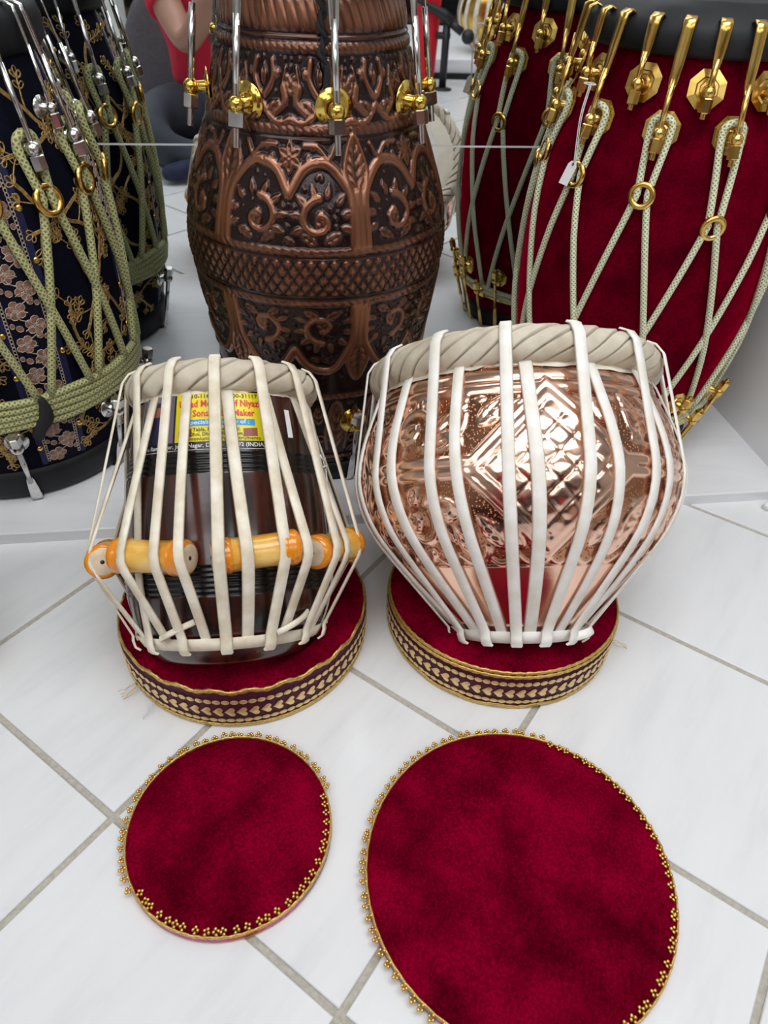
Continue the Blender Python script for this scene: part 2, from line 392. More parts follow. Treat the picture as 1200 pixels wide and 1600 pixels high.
# grid of the photographed joints: u lines and v lines in the camera's ground frame
gy = 0.9886046; A9 = math.radians(9.15)
nu = Vector((math.cos(gy-A9), math.sin(gy-A9), 0)); nv = Vector((math.sin(gy-A9), -math.cos(gy-A9), 0))
ou, ov = 0.476188*TS, -1.383769*TS
cand = []
for i in range(-16, 12):
    for j in range(-14, 16):
        c = nu*(ou+(i+0.5)*TS)+nv*(ov+(j+0.5)*TS)
        if -1.3 < c.x < 2.2 and -2.3 < c.y < 1.0: cand.append(c)
cand.sort(key=lambda c: (c-Vector((0.2, 0.3, 0))).length)
ang = math.atan2(nu.y, nu.x)
for c in cand[:225]:
    put('tile', tile_me, floor, at(c.x, c.y, 0) @ rot(ang))
rest = MB()
for i in range(-20, 20):
    for j in range(-20, 20):
        c = nu*(ou+(i+0.5)*TS)+nv*(ov+(j+0.5)*TS)
        if abs(c.x) < 2.8 and -4.0 < c.y < 1.0 and not any((c-k).length < 0.01 for k in cand[:225]):
            rest.add(*box(-TS/2+G, TS/2-G, -TS/2+G, TS/2-G, -0.008, 0.0), 0, at(c.x, c.y, 0) @ rot(ang))
put('far_tiles', rest.mesh('far_tiles', M['tile'], False), floor, kind='stuff')
put('trim_1', MB().add(*box(-3, WALLX+0.1, EDGE, MIR, -0.004, HP, 0.0018)).mesh('trim_1', M['slab'], False), kind='structure', label='low white platform the three big drums stand on')
wb = put('wall_back', MB().add(*box(-3, 3, MIR+0.006, MIR+0.12, -0.06, CEIL)).mesh('wall_back', M['wall'], False), kind='structure', label='back wall faced with two mirror sheets behind the big drums')
put('mirror_sheet', MB().add(*box(-3, WALLX, MIR, MIR+0.005, HP, 0.427)).mesh('mirror_sheet', M['mirror'], False), wb, label='lower mirror sheet')
put('mirror_sheet', MB().add(*box(-3, WALLX, MIR, MIR+0.005, 0.4295, CEIL)).mesh('mirror_sheet', M['mirror'], False), wb, label='upper mirror sheet')
put('mirror_seam', MB().add(*box(-3, WALLX, MIR-0.0012, MIR+0.004, 0.4265, 0.4290)).mesh('mirror_seam', M['mirror_edge'], False), wb, label='pale ground edge between the mirror sheets')
put('wall_right', MB().add(*box(WALLX, WALLX+0.12, EDGE-0.005, MIR+0.006, -0.0, CEIL)).mesh('wall_right', M['wall'], False), kind='structure', label='white return wall beside the red velvet drum')
put('wall_left', MB().add(*box(-3.1, -3, -4.2, MIR, -0.06, CEIL)).mesh('wall_left', M['shop_wall'], False), kind='structure', label='plain pale beige left wall of the shop')
put('wall_far', MB().add(*box(-3, 3, -4.3, -4.2, -0.06, CEIL)).mesh('wall_far', M['shop_wall'], False), kind='structure', label='pale beige far wall of the shop seen only in the mirror')
put('wall_side', MB().add(*box(3, 3.1, -4.2, MIR, -0.06, CEIL)).mesh('wall_side', M['shop_wall'], False), kind='structure', label='pale beige side wall of the shop')
put('ceiling', MB().add(*box(-3, 3, -4.2, MIR, CEIL, CEIL+0.1)).mesh('ceiling', M['ceiling'], False), kind='structure', label='plain grey-white ceiling with flat lamps')
places = ['nearest the mirror on the left', 'nearest the mirror on the right', 'in the middle row on the left', 'in the middle row on the right', 'at the far end of the shop']
lp = MB().add(*box(-1.1, 1.1, -0.55, 0.55, 0, 0.04)).mesh('lamp_frame', M['wall'], False)
ld = MB().add(*box(-1.06, 1.06, -0.51, 0.51, -0.006, 0.0)).mesh('lamp_diffuser', M['lamp'], False)
for (x, y, wt), pl in zip(LAMPS, places):
    t = thing('ceiling_lamp', 'flat white ceiling lamp panel '+pl, 'lamp', at(x, y, CEIL-0.04), 'ceiling lamp panels')
    put('lamp_frame', lp, t); put('diffuser', ld, t); area_lamp(x, y, wt)

# ================================================================== TABLAS
def tabla_frame(B, tx, ty):
    a = Vector((math.sin(tx), math.sin(ty)*math.cos(tx), math.cos(ty)*math.cos(tx)))
    e1 = Vector((0, 0, 1)).cross(a).normalized(); e2 = a.cross(e1); x, y = -e1, -e2
    return Matrix(((x.x, y.x, a.x, B[0]), (x.y, y.y, a.y, B[1]), (x.z, y.z, a.z, B[2]), (0, 0, 0, 1)))
def hoop_mesh(R, rm, zc, nstrips, name, material, lean):
    """leather wound over a ring: the mesh runs along the slanting strips, with creases between them"""
    q_ = 14; n, m = nstrips*q_, 24; v = []; cr = []; sh = lean*q_
    for i in range(m):
        b = 2*PI*i/m
        for k in range(n):
            a = 2*PI*(k+sh*i/m)/n; a += 0.012*math.sin(9*a+b); ph = (k % q_)/q_
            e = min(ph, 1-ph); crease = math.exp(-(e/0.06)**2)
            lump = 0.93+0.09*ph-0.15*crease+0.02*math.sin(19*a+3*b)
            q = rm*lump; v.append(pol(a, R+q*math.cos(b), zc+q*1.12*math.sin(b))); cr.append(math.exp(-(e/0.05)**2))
    f = []
    for i in range(m):
        for k in range(n):
            k2 = (k+1) % n
            if i < m-1: f.append((i*n+k, i*n+k2, (i+1)*n+k2, (i+1)*n+k))
            else: f.append((i*n+k, i*n+k2, (k2+sh) % n, (k+sh) % n))
    me = MB().add(v, f).mesh(name, material)
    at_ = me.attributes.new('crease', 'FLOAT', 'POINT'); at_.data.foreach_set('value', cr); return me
def strap_set(T, prof, Rh, rm, zc, zb, rb, n, ph0, w, th, material, pegs=None, split=0.30, seed=1):
    """over-hoop and under-hoop straps between the hoop and the base ring"""
    R_ = random.Random(seed); pz = [q[1] for q in prof]; pr = [q[0] for q in prof]
    def body(z): return float(np.interp(z, pz, pr))
    def taut(z_top, r_top, extra, inner):
        # convex outer path from (z_top, r_top) down over the belly (and pegs) to the base
        pts = [(z_top, r_top)]+[(z, body(z)+0.0012) for z in np.linspace(z_top-0.01, zb+0.004, 40)]+[(zb, rb+(0.0030 if not inner else -0.0035))]
        for z, r in extra: pts.append((z, r))
        pts.sort(); h = []
        for p in pts:
            while len(h) >= 2 and (h[-1][0]-h[-2][0])*(p[1]-h[-2][1])-(h[-1][1]-h[-2][1])*(p[0]-h[-2][0]) >= 0: h.pop()
            h.append(p)
        return h[::-1]
    dl = 2*PI/n
    for i in range(n):
        for under in (0, 1):
            top = ph0+i*dl+(split*dl if under else 0); bot = ph0+i*dl+(0.5*dl if under else 0.02*dl)+R_.uniform(-0.05, 0.05)*dl
            if under: z_t, r_t = zc-rm*0.9, Rh+rm*0.12
            else: z_t, r_t = zc+rm*0.35, Rh+rm*1.08
            ex = []
            if pegs:
                for pa in pegs['ang']:
                    mid = top+(bot-top)*0.35; dd = (mid-pa+PI) % (2*PI)-PI
                    if abs(dd) < pegs['half']:
                        lift = pegs['r']/math.cos(dd)
                        for a in (-60, -30, 0, 30, 60): ex.append((pegs['z']+pegs['pr']*math.sin(D(a)), lift+pegs['pr']*math.cos(D(a))*1.0+0.001))
            hull = taut(z_t, r_t, ex, under)
            hz = [p[0] for p in hull][::-1]; hr = [p[1] for p in hull][::-1]
            zs = np.linspace(z_t, zb, 26); path = []; outs = []
            if not under:
                for a in (80, 50): path.append(pol(top, Rh+rm*1.08*math.cos(D(a)), zc+rm*1.2*math.sin(D(a)))); outs.append(pol(top, math.cos(D(a)), math.sin(D(a))))
            for z in zs:
                t = (z_t-z)/(z_t-zb); ph = top+(bot-top)*t; r = float(np.interp(z, hz, hr)); path.append(pol(ph, r, z)); outs.append(pol(ph, 1, 0))
            if not under:      # over the base band and tucked beneath it; the others run behind the band
                for dz, dr_ in ((-0.006, 0.0030), (-0.013, 0.0008), (-0.016, -0.004)): path.append(pol(bot, rb+dr_, zb+dz)); outs.append(pol(bot, 1, -0.1 if dz > -0.012 else -0.6))
            else:
                path.append(pol(bot, body(zb-0.012)+0.0008, zb-0.012)); outs.append(pol(bot, 1, 0))
            me = MB().add(*ribbon(path, outs, w*R_.uniform(0.9, 1.08), th)).mesh('strap', material)
            put('strap', me, T)
# ---------------- dayan
DY = tabla_frame((-0.0857, 0.5536, 0.05), 0.0135, 0.7466)
day = thing('tabla', 'smaller dark wooden tabla with yellow maker label and orange pegs, laced with cream straps', 'drum', DY)
dprof = smooth_prof([(0.078, -0.004), (0.090, 0.003), (0.108, 0.035), (0.118, 0.07), (0.121, 0.105), (0.1195, 0.15), (0.114, 0.21), (0.105, 0.27), (0.099, 0.300), (0.096, 0.312)], 5)
zz = np.linspace(-0.004, 0.312, 240)
dr = np.interp(zz, [q[1] for q in dprof], [q[0] for q in dprof])
gro = np.zeros_like(zz)
for c in (0.206, 0.2115, 0.217, 0.2225, 0.076, 0.0815, 0.087, 0.0925, 0.098, 0.1035): gro += 0.0016*np.exp(-((zz-c)/0.0011)**2)
v, f = revolve([(0.02, -0.004)]+[(r-g, z) for r, z, g in zip(dr, zz, gro)], 96, True)
mb = MB(); mb.add(v, f)
mb.m = [1 if (0.203 < zz[max(0, min(239, k//96-1))] < 0.2255 or 0.073 < zz[max(0, min(239, k//96-1))] < 0.1065) else 0 for k in range(len(f))]
put('body', mb.mesh('tabla_body', [M['rosewood'], M['groove']]), day)
put('head', MB().add(*revolve([(0.0, 0.317), (0.06, 0.317), (0.084, 0.316), (0.098, 0.311)], 64)).mesh('tabla_head', M['skirt']), day, label='cream goatskin head')
put('tuning_spot', MB().add(*revolve([(0.0, 0.3185), (0.038, 0.3185), (0.040, 0.317)], 40)).mesh('tuning_spot', M['syahi']), day, label='black tuning paste spot')
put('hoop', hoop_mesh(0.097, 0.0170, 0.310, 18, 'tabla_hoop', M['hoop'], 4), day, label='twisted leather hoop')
# skin edge below the hoop
def skirt(R0, R1, z0, z1, prof, name, material, seed):
    R_ = random.Random(seed); n = 150; v = []
    low = [z0+R_.uniform(-0.0015, 0.003)+(0.004 if R_.random() < 0.08 else 0) for _ in range(n)]
    low = [(low[i-1]+low[i]*2+low[(i+1) % n])/4 for i in range(n)]
    for row in range(4):
        for k in range(n):
            z = low[k]+(z1-low[k])*row/3; r = float(np.interp(z, [q[1] for q in prof], [q[0] for q in prof]))+0.0012+0.0005*math.sin(k*1.9)
            v.append(pol(2*PI*k/n, r+(0.002 if row == 3 else 0), z))
    return MB().add(v, grid_faces(4, n)).mesh(name, material)
put('skin_edge', skirt(0, 0, 0.289, 0.304, dprof, 'skin_edge', M['skirt'], 3), day, label='ragged skin edge under the hoop')
PEG = dict(ang=[D(-28+45.5*k) if k < 7 else D(-74) for k in range(8)], z=0.118, r=0.1195+0.0192, pr=0.0190, half=D(17))
strap_set(day, dprof, 0.097, 0.0170, 0.310, 0.029, 0.1095, 15, D(2), 0.0125, 0.0022, M['leather'], PEG, 0.26, 5)
def base_band(r0, r1, z0, z1, material):
    return MB().add(*revolve([(r0-0.0015, z0), (r0+0.0008, z0+0.0005), (r1+0.0012, z1-0.0005), (r1-0.0012, z1)], 72)).mesh('base_lace', material)
put('base_lace', base_band(0.1010, 0.1095, 0.0150, 0.029, M['leather']), day)
for k, (a0, a1, lift) in enumerate(((-34, -8, 0.004), (30, 58, 0.004))):      # loose lace ends tucked over the base ring
    pth = [pol(D(a0+(a1-a0)*t*0.8), 0.115+lift*math.sin(t*PI), 0.030+0.018*t) for t in np.linspace(0, 1, 8)]
    put('lace_end', MB().add(*ribbon(pth, [pol(D(a0+(a1-a0)*t), 1, 0.2) for t in np.linspace(0, 1, 8)], 0.007, 0.002)).mesh('lace_end', M['leather']), day)
pp = [(0.0, -0.0405), (0.0062, -0.0405), (0.0125, -0.0402), (0.0150, -0.0385), (0.0166, -0.036), (0.0168, -0.030), (0.0158, -0.0285), (0.0166, -0.027), (0.0166, -0.0245), (0.0153, -0.0225), (0.0150, -0.012),
      (0.0148, 0.0), (0.0150, 0.012), (0.0153, 0.0225), (0.0166, 0.0245), (0.0166, 0.027), (0.0158, 0.0285), (0.0168, 0.030), (0.0166, 0.036), (0.0150, 0.0385), (0.0125, 0.0402), (0.0062, 0.0405), (0.0, 0.0405)]
pp = [(r*1.15, z*1.13) for r, z in pp]; v, f = revolve(pp, 24); mb = MB().add(v, f)
def pm(row): return 1 if row in (0, 1, 20, 21) else (2 if row in (2, 3, 4, 5, 6, 7, 8, 14, 15, 16, 17, 18, 19) else 0)
mb.m = [pm(k//24) for k in range(len(f))]
peg_me = mb.mesh('peg', [M['peg'], M['peg_end'], M['peg_orange']])
hole = MB().add(*ball((0, 0, 0), 0.0025, 8, 5, (1, 1, 0.3))).mesh('peg_hole', M['groove'])
for k, a in enumerate(PEG['ang']):
    tilt = [0.07, -0.08, -0.10, -0.02, 0.04, 0, 0.05, 0.08][k]; yaw = [0.06, -0.10, -0.10, 0, 0, 0, 0, -0.10][k]
    T = rot(a) @ at(0, -PEG['r'], PEG['z']) @ rot(yaw) @ Matrix.Rotation(PI/2+tilt, 4, 'Y')
    o = put('tuning_peg', peg_me, day, T, label='orange lacquered wooden tuning peg' if k == 0 else None)
    put('peg_hole', hole, o, at(0, 0, 0.0457)); put('peg_hole', hole, o, at(0, 0, -0.0457))
# maker's label
def dpr(z): return float(np.interp(z, zz, dr))
def patch(a0, a1, z0, z1, off, name, material, parent, slope=0.0, n=16, rfun=dpr, **kw):
    v = []
    for i in range(5):
        for k in range(n+1):
            s = k/n; z = z0+(z1-z0)*i/4+slope*(s-0.5); v.append(pol(a0+(a1-a0)*s, rfun(z)+off, z))
    return put(name, MB().add(v, grid_faces(5, n+1, False)).mesh(name, material), parent, **kw)
def ink(name, c, r=0.45): return mat(name, c, r)
I = dict(black=ink('label_black', (0.012, 0.012, 0.015), 0.3), white=ink('label_white', (0.85, 0.85, 0.85), 0.35), yellow=ink('label_yellow', (0.86, 0.72, 0.012), 0.35), red=ink('label_red', (0.72, 0.02, 0.05), 0.4),
         blue=ink('label_blue', (0.03, 0.32, 0.70), 0.4), green=ink('label_dark', (0.05, 0.05, 0.03), 0.4), mauve=ink('label_mauve', (0.20, 0.16, 0.22), 0.4), flesh=ink('label_flesh', (0.30, 0.10, 0.07), 0.4), navy=ink('label_navy', (0.02, 0.018, 0.06), 0.4))
LZ0, LZ1 = 0.2275, 0.2945; LA0, LA1 = D(-50), D(32.5); LR = 0.109
sticker = patch(LA0, LA1, LZ0, LZ1, 0.0004, 'label_sheet', I['black'], day, label='glossy printed paper maker label')
patch(LA0+D(0.6), LA1-D(0.6), LZ0+0.0006, LZ1-0.0006, 0.0006, 'label_border', I['white'], sticker)
patch(LA0+D(1.2), LA1-D(1.2), LZ0+0.0012, LZ1-0.0012, 0.0008, 'label_ground', I['black'], sticker)
YA0 = D(-22)
patch(YA0, LA1-D(3), LZ0+0.0095, LZ1-0.004, 0.0010, 'label_panel', I['yellow'], sticker)
patch(LA0+D(2.5), YA0-D(1.2), LZ0+0.0095, LZ1-0.004, 0.0010, 'label_picture', I['mauve'], sticker)
patch(D(-42), D(-28), LZ0+0.0095, LZ0+0.040, 0.0012, 'label_picture', I['navy'], sticker)
patch(D(-38), D(-31.5), LZ0+0.040, LZ0+0.052, 0.0012, 'label_picture', I['flesh'], sticker)
patch(D(-39), D(-30.5), LZ0+0.051, LZ0+0.056, 0.0014, 'label_picture', I['navy'], sticker)
patch(YA0+D(3), LA1-D(9), LZ0+0.0265, LZ0+0.0335, 0.0012, 'label_stripe', I['blue'], sticker)
dg = None
def lettering(txt, size, a_mid, z, colr, parent, bold=0.0, rfun=dpr, off=0.0016, width=None):
    cu = bpy.data.curves.new('t', 'FONT'); cu.body = txt; cu.size = size; cu.align_x = 'CENTER'; cu.offset = bold*size; cu.resolution_u = 2
    ob = bpy.data.objects.new('t', cu); COL.objects.link(ob); bpy.context.view_layer.update()
    me = bpy.data.meshes.new_from_object(ob.evaluated_get(bpy.context.evaluated_depsgraph_get()))
    bpy.data.objects.remove(ob); bpy.data.curves.remove(cu)
    xs = [q.co.x for q in me.vertices]; sc = 1.0 if not width else width/(max(xs)-min(xs))
    for q in me.vertices:
        zq = z+q.co.y; q.co = pol(a_mid+q.co.x*sc/LR, rfun(zq)+off, zq)
    me.materials.clear(); me.materials.append(colr); me.name = 'lettering'
    return put('lettering', me, parent)
YM = (YA0+LA1-D(3))/2
lettering('98110-11659   93500-31117', 0.0062, YM, LZ1-0.0098, I['green'], sticker, 0.012, width=0.086)
lettering('Ustad Mohd. Arif Niyazi', 0.0105, YM, LZ1-0.0195, I['red'], sticker, 0.02, width=0.090)
lettering('& Sons Tabla Maker', 0.0100, YM, LZ1-0.0300, I['red'], sticker, 0.02, width=0.076)
lettering('Specialist Quality of :', 0.0066, YM-D(1), LZ0+0.0283, I['white'], sticker, 0.015, width=0.066)
lettering('Tabla, Pakhawaj, Nal,', 0.0056, YM-D(2), LZ0+0.0208, I['green'], sticker, 0.01, width=0.050)
lettering('Dhol, Dholak, Microdrum,', 0.0056, YM-D(2), LZ0+0.0157, I['green'], sticker, 0.01, width=0.056)
lettering('Harmonium & other Instruments', 0.0056, YM, LZ0+0.0108, I['green'], sticker, 0.01, width=0.084)
lettering('Guru Ram Nagar, Jagat Nagar, Delhi - 110092 (INDIA)', 0.0062, D(-9), LZ0+0.0033, I['white'], sticker, 0.01, width=0.142)
for a, z, wd, h in ((YA0+D(4), LZ0+0.0135, D(3), 0.008), (YA0+D(8), LZ0+0.0145, D(4), 0.009), (LA1-D(12), LZ0+0.0145, D(8), 0.009)):
    patch(a-wd/2, a+wd/2, z, z+h, 0.0014, 'label_icon', I['flesh'], sticker, slope=0.001)
patch(D(45), D(49), 0.243, 0.275, 0.0006, 'paper_slip', I['white'], day, label='small white paper slip')
pth = bez([pol(D(62), 0.128, 0.225), pol(D(66), 0.130, 0.205), pol(D(63), 0.135, 0.17), pol(D(65), 0.140, 0.135)], 5)
th_mb = MB().add(*tube([Vector(p) for p in pth], 0.0008, 4)); th_mb.add(*tube([pol(D(60), 0.126, 0.226), pol(D(64), 0.13, 0.218), pol(D(68), 0.128, 0.222)], 0.0009, 4)); th_mb.add(*tube([pol(D(61), 0.127, 0.208), pol(D(64), 0.132, 0.212), pol(D(68), 0.128, 0.206)], 0.0009, 4))
put('white_thread', th_mb.mesh('white_thread', M['white_thread']), day)

# ---------------- bayan
BY = tabla_frame((0.2623, 0.5366, 0.0521), 0.0486, 0.7666)
bay = thing('tabla', 'larger embossed bright copper bowl tabla laced with white straps', 'drum', BY)
bprof = smooth_prof([(0.050, 0.0), (0.066, 0.008), (0.098, 0.040), (0.140, 0.085), (0.178, 0.135), (0.1945, 0.185), (0.189, 0.230), (0.173, 0.275), (0.164, 0.300), (0.160, 0.322)], 6)
cw = 2*PI*0.18/4
cv = Canvas(cw, 0.0, 0.322, 230, 290)
def bayan_art(c):
    W = c.ws
    c.band(0.283, 0.296, 0.0022); c.band(0.270, 0.281, 0.0026); c.band(0.300, 0.306, 0.0012)
    # lattice diamond, crossed by broad double ribs, between floral fields
    cx = W*0.5
    P1 = [(cx-0.048, 0.268), (cx-0.010, 0.215), (cx+0.03, 0.155), (cx+0.062, 0.112)]; P2 = [(cx+0.020, 0.268), (cx+0.055, 0.215), (cx+0.083, 0.170)]
    zc, hw, hh = 0.190, 0.072, 0.078
    i = np.abs(c.z-zc) < hh; z = (c.z[i]-zc)[:, None]; s = (c.s-cx)[None]
    ins = (np.abs(s)/hw+np.abs(z)/hh) < 0.93
    a = (s/0.0285+z/0.0300)+0.25; b = (s/0.0285-z/0.0300)+0.25
    fa = np.abs((a % 1)-0.5)*2; fb = np.abs((b % 1)-0.5)*2
    h = 0.0024*(1-fa**5)**0.7*(1-fb**5)**0.7
    c.h[i] = np.where(ins, h, c.h[i])
    for o, wd in ((0.0, 0.0058), (0.0125, 0.0045)):
        k = 1+o/0.075
        for q in ((-1, 1), (1, 1), (1, -1), (-1, -1)):
            c.stroke([(cx+q[0]*hw*k, zc), (cx, zc+q[1]*hh*k)], wd, 0.0030)
    # double horizontal ribs meeting the lattice
    for dz in (0.0, 0.013):
        c.stroke([(cx-W/2, 0.186+dz), (cx-hw*1.02, 0.186+dz)], 0.0055, 0.0028); c.stroke([(cx+hw*1.02, 0.186+dz), (cx+W/2, 0.186+dz)], 0.0055, 0.0028)
    fx = 0.0
    for (zb, sg) in ((0.236, 1), (0.138, -1)):
        c.spiral(fx-0.004, zb, 0.026, 0.9, sg, 0.0052, 0.0030, 0.5)
        for k in range(7):
            a = -0.4+k*0.62; c.leaf(fx-0.004+0.036*math.cos(a)*1.05, zb+0.029*math.sin(a), 0.0125, 0.0062, a+0.5*sg, 0.0030, 3)
        c.leaf(fx-0.006, zb, 0.013, 0.007, 0.6, 0.0032, 3)
        for k in (-1, 1):
            c.leaf(fx+k*0.050, zb+0.020*sg, 0.018, 0.0075, PI/2-k*0.5*sg, 0.0032, 4); c.leaf(fx+k*0.046, zb-0.012*sg, 0.014, 0.006, PI/2+k*0.9*sg, 0.0028, 3)
            c.stroke(bez([(fx+k*0.028, zb-0.024*sg), (fx+k*0.042, zb-0.02*sg), (fx+k*0.055, zb-0.004*sg), (fx+k*0.058, zb+0.014*sg)], 5), 0.0028, 0.0024)
    for k in (-1, 1):
        c.leaf(cx+k*0.056, 0.250, 0.020, 0.008, PI/2+k*0.7, 0.003, 4); c.leaf(cx+k*0.060, 0.128, 0.020, 0.008, PI/2-k*0.7, 0.003, 4)
        c.leaf(cx+k*0.034, 0.254, 0.013, 0.0055, PI/2+k*0.6, 0.0026, 3); c.leaf(cx+k*0.034, 0.122, 0.013, 0.0055, PI/2-k*0.6, 0.0026, 3)
    c.fill(0.105, 0.268, 500, random.Random(4), 0.0022, 0.006, 0.012, (0, 0, 1))
    # scalloped hem above the plain foot
    for k in range(8):
        s0 = W*k/8; c.stroke(bez([(s0, 0.104), (s0+W/32, 0.097), (s0+W/16, 0.094), (s0+W*3/32, 0.097), (s0+W/8, 0.104)], 4), 0.0022, 0.0016)
bayan_art(cv)
cv.h *= 0.8; cv.soften(2)
cv.h[:] = np.where((cv.z < 0.092)[:, None], 0.0012, cv.h); cv.h[:] = np.where((cv.z > 0.309)[:, None], 0.0012, cv.h)
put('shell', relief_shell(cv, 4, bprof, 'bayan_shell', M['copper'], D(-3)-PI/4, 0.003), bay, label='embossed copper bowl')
put('foot', MB().add(*revolve([(0.0, -0.001), (0.046, -0.001), (0.0505, 0.001)], 48)).mesh('foot', M['copper']), bay)
put('head', MB().add(*revolve([(0.108, 0.3355), (0.130, 0.336), (0.150, 0.335), (0.161, 0.330)], 72)).mesh('bayan_head', M['skirt']), bay, label='cream skin border of the head')
put('head_membrane', MB().add(*revolve([(0.0, 0.3345), (0.06, 0.3345), (0.109, 0.3350)], 72)).mesh('head_membrane', M['skin_centre']), bay, label='paler centre of the head')
put('tuning_spot', MB().add(*revolve([(0.0, 0.3365), (0.044, 0.3362), (0.047, 0.335)], 40)).mesh('tuning_spot', M['syahi']), bay, at(-0.045, 0.03, 0), label='black tuning paste spot')
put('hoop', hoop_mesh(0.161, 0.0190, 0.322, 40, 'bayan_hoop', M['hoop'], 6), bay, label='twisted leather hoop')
put('skin_edge', skirt(0, 0, 0.297, 0.313, bprof, 'skin_edge', M['skirt'], 8), bay, label='ragged skin edge under the hoop')
strap_set(bay, [(r+0.0025, z) for r, z in bprof], 0.161, 0.0190, 0.322, 0.016, 0.0835, 15, D(-16), 0.0140, 0.0022, M['leather_white'], None, 0.27, 9)
put('base_lace', base_band(0.0700, 0.0830, 0.0010, 0.016, M['leather_white']), bay)
pth = [pol(D(34+t*24), 0.084+0.010*math.sin(t*PI), 0.008+0.010*t) for t in np.linspace(0, 1, 8)]
put('lace_end', MB().add(*ribbon(pth, [pol(D(30+t*34), 1, 0.3) for t in np.linspace(0, 1, 8)], 0.011, 0.0024)).mesh('lace_end', M['leather_white']), bay)

# ================================================================== CUSHION RINGS AND VELVET PADS
def heart_pts(s):
    o = []
    for k in range(14):
        t = 2*PI*k/14; o.append((16*math.sin(t)**3/17*s*0.55, (13*math.cos(t)-5*math.cos(2*t)-2*math.cos(3*t)-math.cos(4*t))/17*s*0.5))
    return o
def plaque(pts, th):
    n = len(pts); v = [(x, 0.0, y) for x, y in pts]+[(x*0.8, -th, y*0.8) for x, y in pts]
    f = [(k, (k+1) % n, n+(k+1) % n, n+k) for k in range(n)]+[tuple(range(n, 2*n))]
    return MB().add(v, f)
heart_me = plaque([(y*1.15, x*1.25) for x, y in heart_pts(0.0130)], 0.0007).mesh('gold_heart', M['gold_foil'])
oval_me = plaque([(0.0051*math.cos(2*PI*k/10), 0.0033*math.sin(2*PI*k/10)) for k in range(10)], 0.0006).mesh('gold_oval', M['gold_foil'])
oval2_me = plaque([(0.0048*math.cos(2*PI*k/10), 0.0040*math.sin(2*PI*k/10)) for k in range(10)], 0.0006).mesh('gold_oval', M['gold_foil'])
def braid(R, z, w, wav, name, amp=0.0, n=240, kind='round', nw=26):
    v = []; m = 6
    for i in range(m):
        b = 2*PI*i/m
        for k in range(n):
            a = 2*PI*k/n; tw = 1+0.22*math.cos(k*PI*0.5+(i*2.1))
            q = w*tw; v.append(pol(a, R+0.45*q*math.cos(b), z+amp*math.sin(nw*a)+q*math.sin(b)))
    return MB().add(v, grid_faces(m, n, True, True)).mesh(name, M['gold_braid'])
def cushion_ring(x, y, R, label, wavy_top, rz, drum, dpf):
    """ring cushion pressed down at the back by the leaning drum: higher in front"""
    t = thing('cushion_ring', label, 'cushion', at(x, y, 0), 'drum cushion rings')
    HT = lambda a: 0.0535+0.0175*math.cos(a)
    inv = drum.inverted(); dz_ = [q[1] for q in dpf]; dr_ = [q[0] for q in dpf]
    def press(v):
        out = []
        for q in v:
            c = Vector((q[0]+x, q[1]+y, q[2]))
            while c.z > 0.004:
                l = inv @ c
                if l.z < -0.006 or math.hypot(l.x, l.y) > float(np.interp(l.z, dz_, dr_))+0.0035: break
                c.z -= 0.002
            out.append((q[0], q[1], c.z))
        return out
    def warp(v): return [(px_, py_, pz_*HT(math.atan2(px_, -py_))) for px_, py_, pz_ in v]
    prof = smooth_prof([(0.072, 0.06), (0.068, 0.30), (0.074, 0.62), (0.090, 0.86), (0.112, 0.97), (R-0.018, 0.99), (R-0.005, 0.95), (R, 0.90)], 4)
    v, f = revolve(prof, 90); v = press(warp(v)); put('velvet_top', MB().add(v, f).mesh('velvet_top', M['velvet']), t, label='maroon velvet top')
    v, f = revolve([(0.068, 0.02), (R-0.004, 0.02), (R+0.001, 0.04), (R+0.003, 0.45), (R+0.0005, 0.92)], 90); put('side_strip', MB().add(warp(v), f).mesh('side_strip', M['maroon_strip']), t, label='dark maroon side strip')
    def braid_at(fr_, Rb, w, amp, nw, name, zmin=0.0):
        vv = []; m, n = 6, 300
        for i in range(m):
            b = 2*PI*i/m
            for k in range(n):
                a = 2*PI*k/n; q = w*(1+0.22*math.cos(k*PI*0.5+i*2.1)); vv.append(pol(a, Rb+0.5*q*math.cos(b), max(zmin+q, fr_*HT(a))+amp*math.sin(nw*a+rz)+q*math.sin(b)))
        put(name, MB().add(vv, grid_faces(m, n, True, True)).mesh(name, M['gold_braid']), t, label='gold braid')
    if wavy_top: braid_at(0.915, R+0.0005, 0.0036, 0.0022, 24, 'top_braid')
    else: braid_at(0.93, R+0.0002, 0.0030, 0.0, 1, 'top_braid'); braid_at(0.855, R+0.0018, 0.0028, 0.0, 1, 'top_braid')
    braid_at(0.06, R+0.002, 0.0030, 0.0 if wavy_top else 0.0013, 18, 'bottom_braid', 0.001)
    def put_row(me, n, off, fr_):
        for k in range(n):
            a = 2*PI*(k+off)/n; h = HT(a)/0.071
            put(me.name, me, t, rot(a) @ at(0, -(R+0.0034), fr_*HT(a)) @ Matrix.Diagonal((1, 1, h, 1)))
    put_row(heart_me, 72, 0, 0.44); put_row(oval_me, 98, 0.5, 0.215); put_row(oval2_me, 98, 0.2, 0.70 if wavy_top else 0.69)
    return t
rl = cushion_ring(-0.0746, 0.6367, 0.1545, 'maroon velvet ring cushion with wavy top braid under the wooden tabla', True, 0.1, DY, dprof)
rr = cushion_ring(0.2641, 0.6209, 0.1490, 'maroon velvet ring cushion with straight top braid under the copper tabla', False, 0.0, BY, bprof)
fr = random.Random(3)
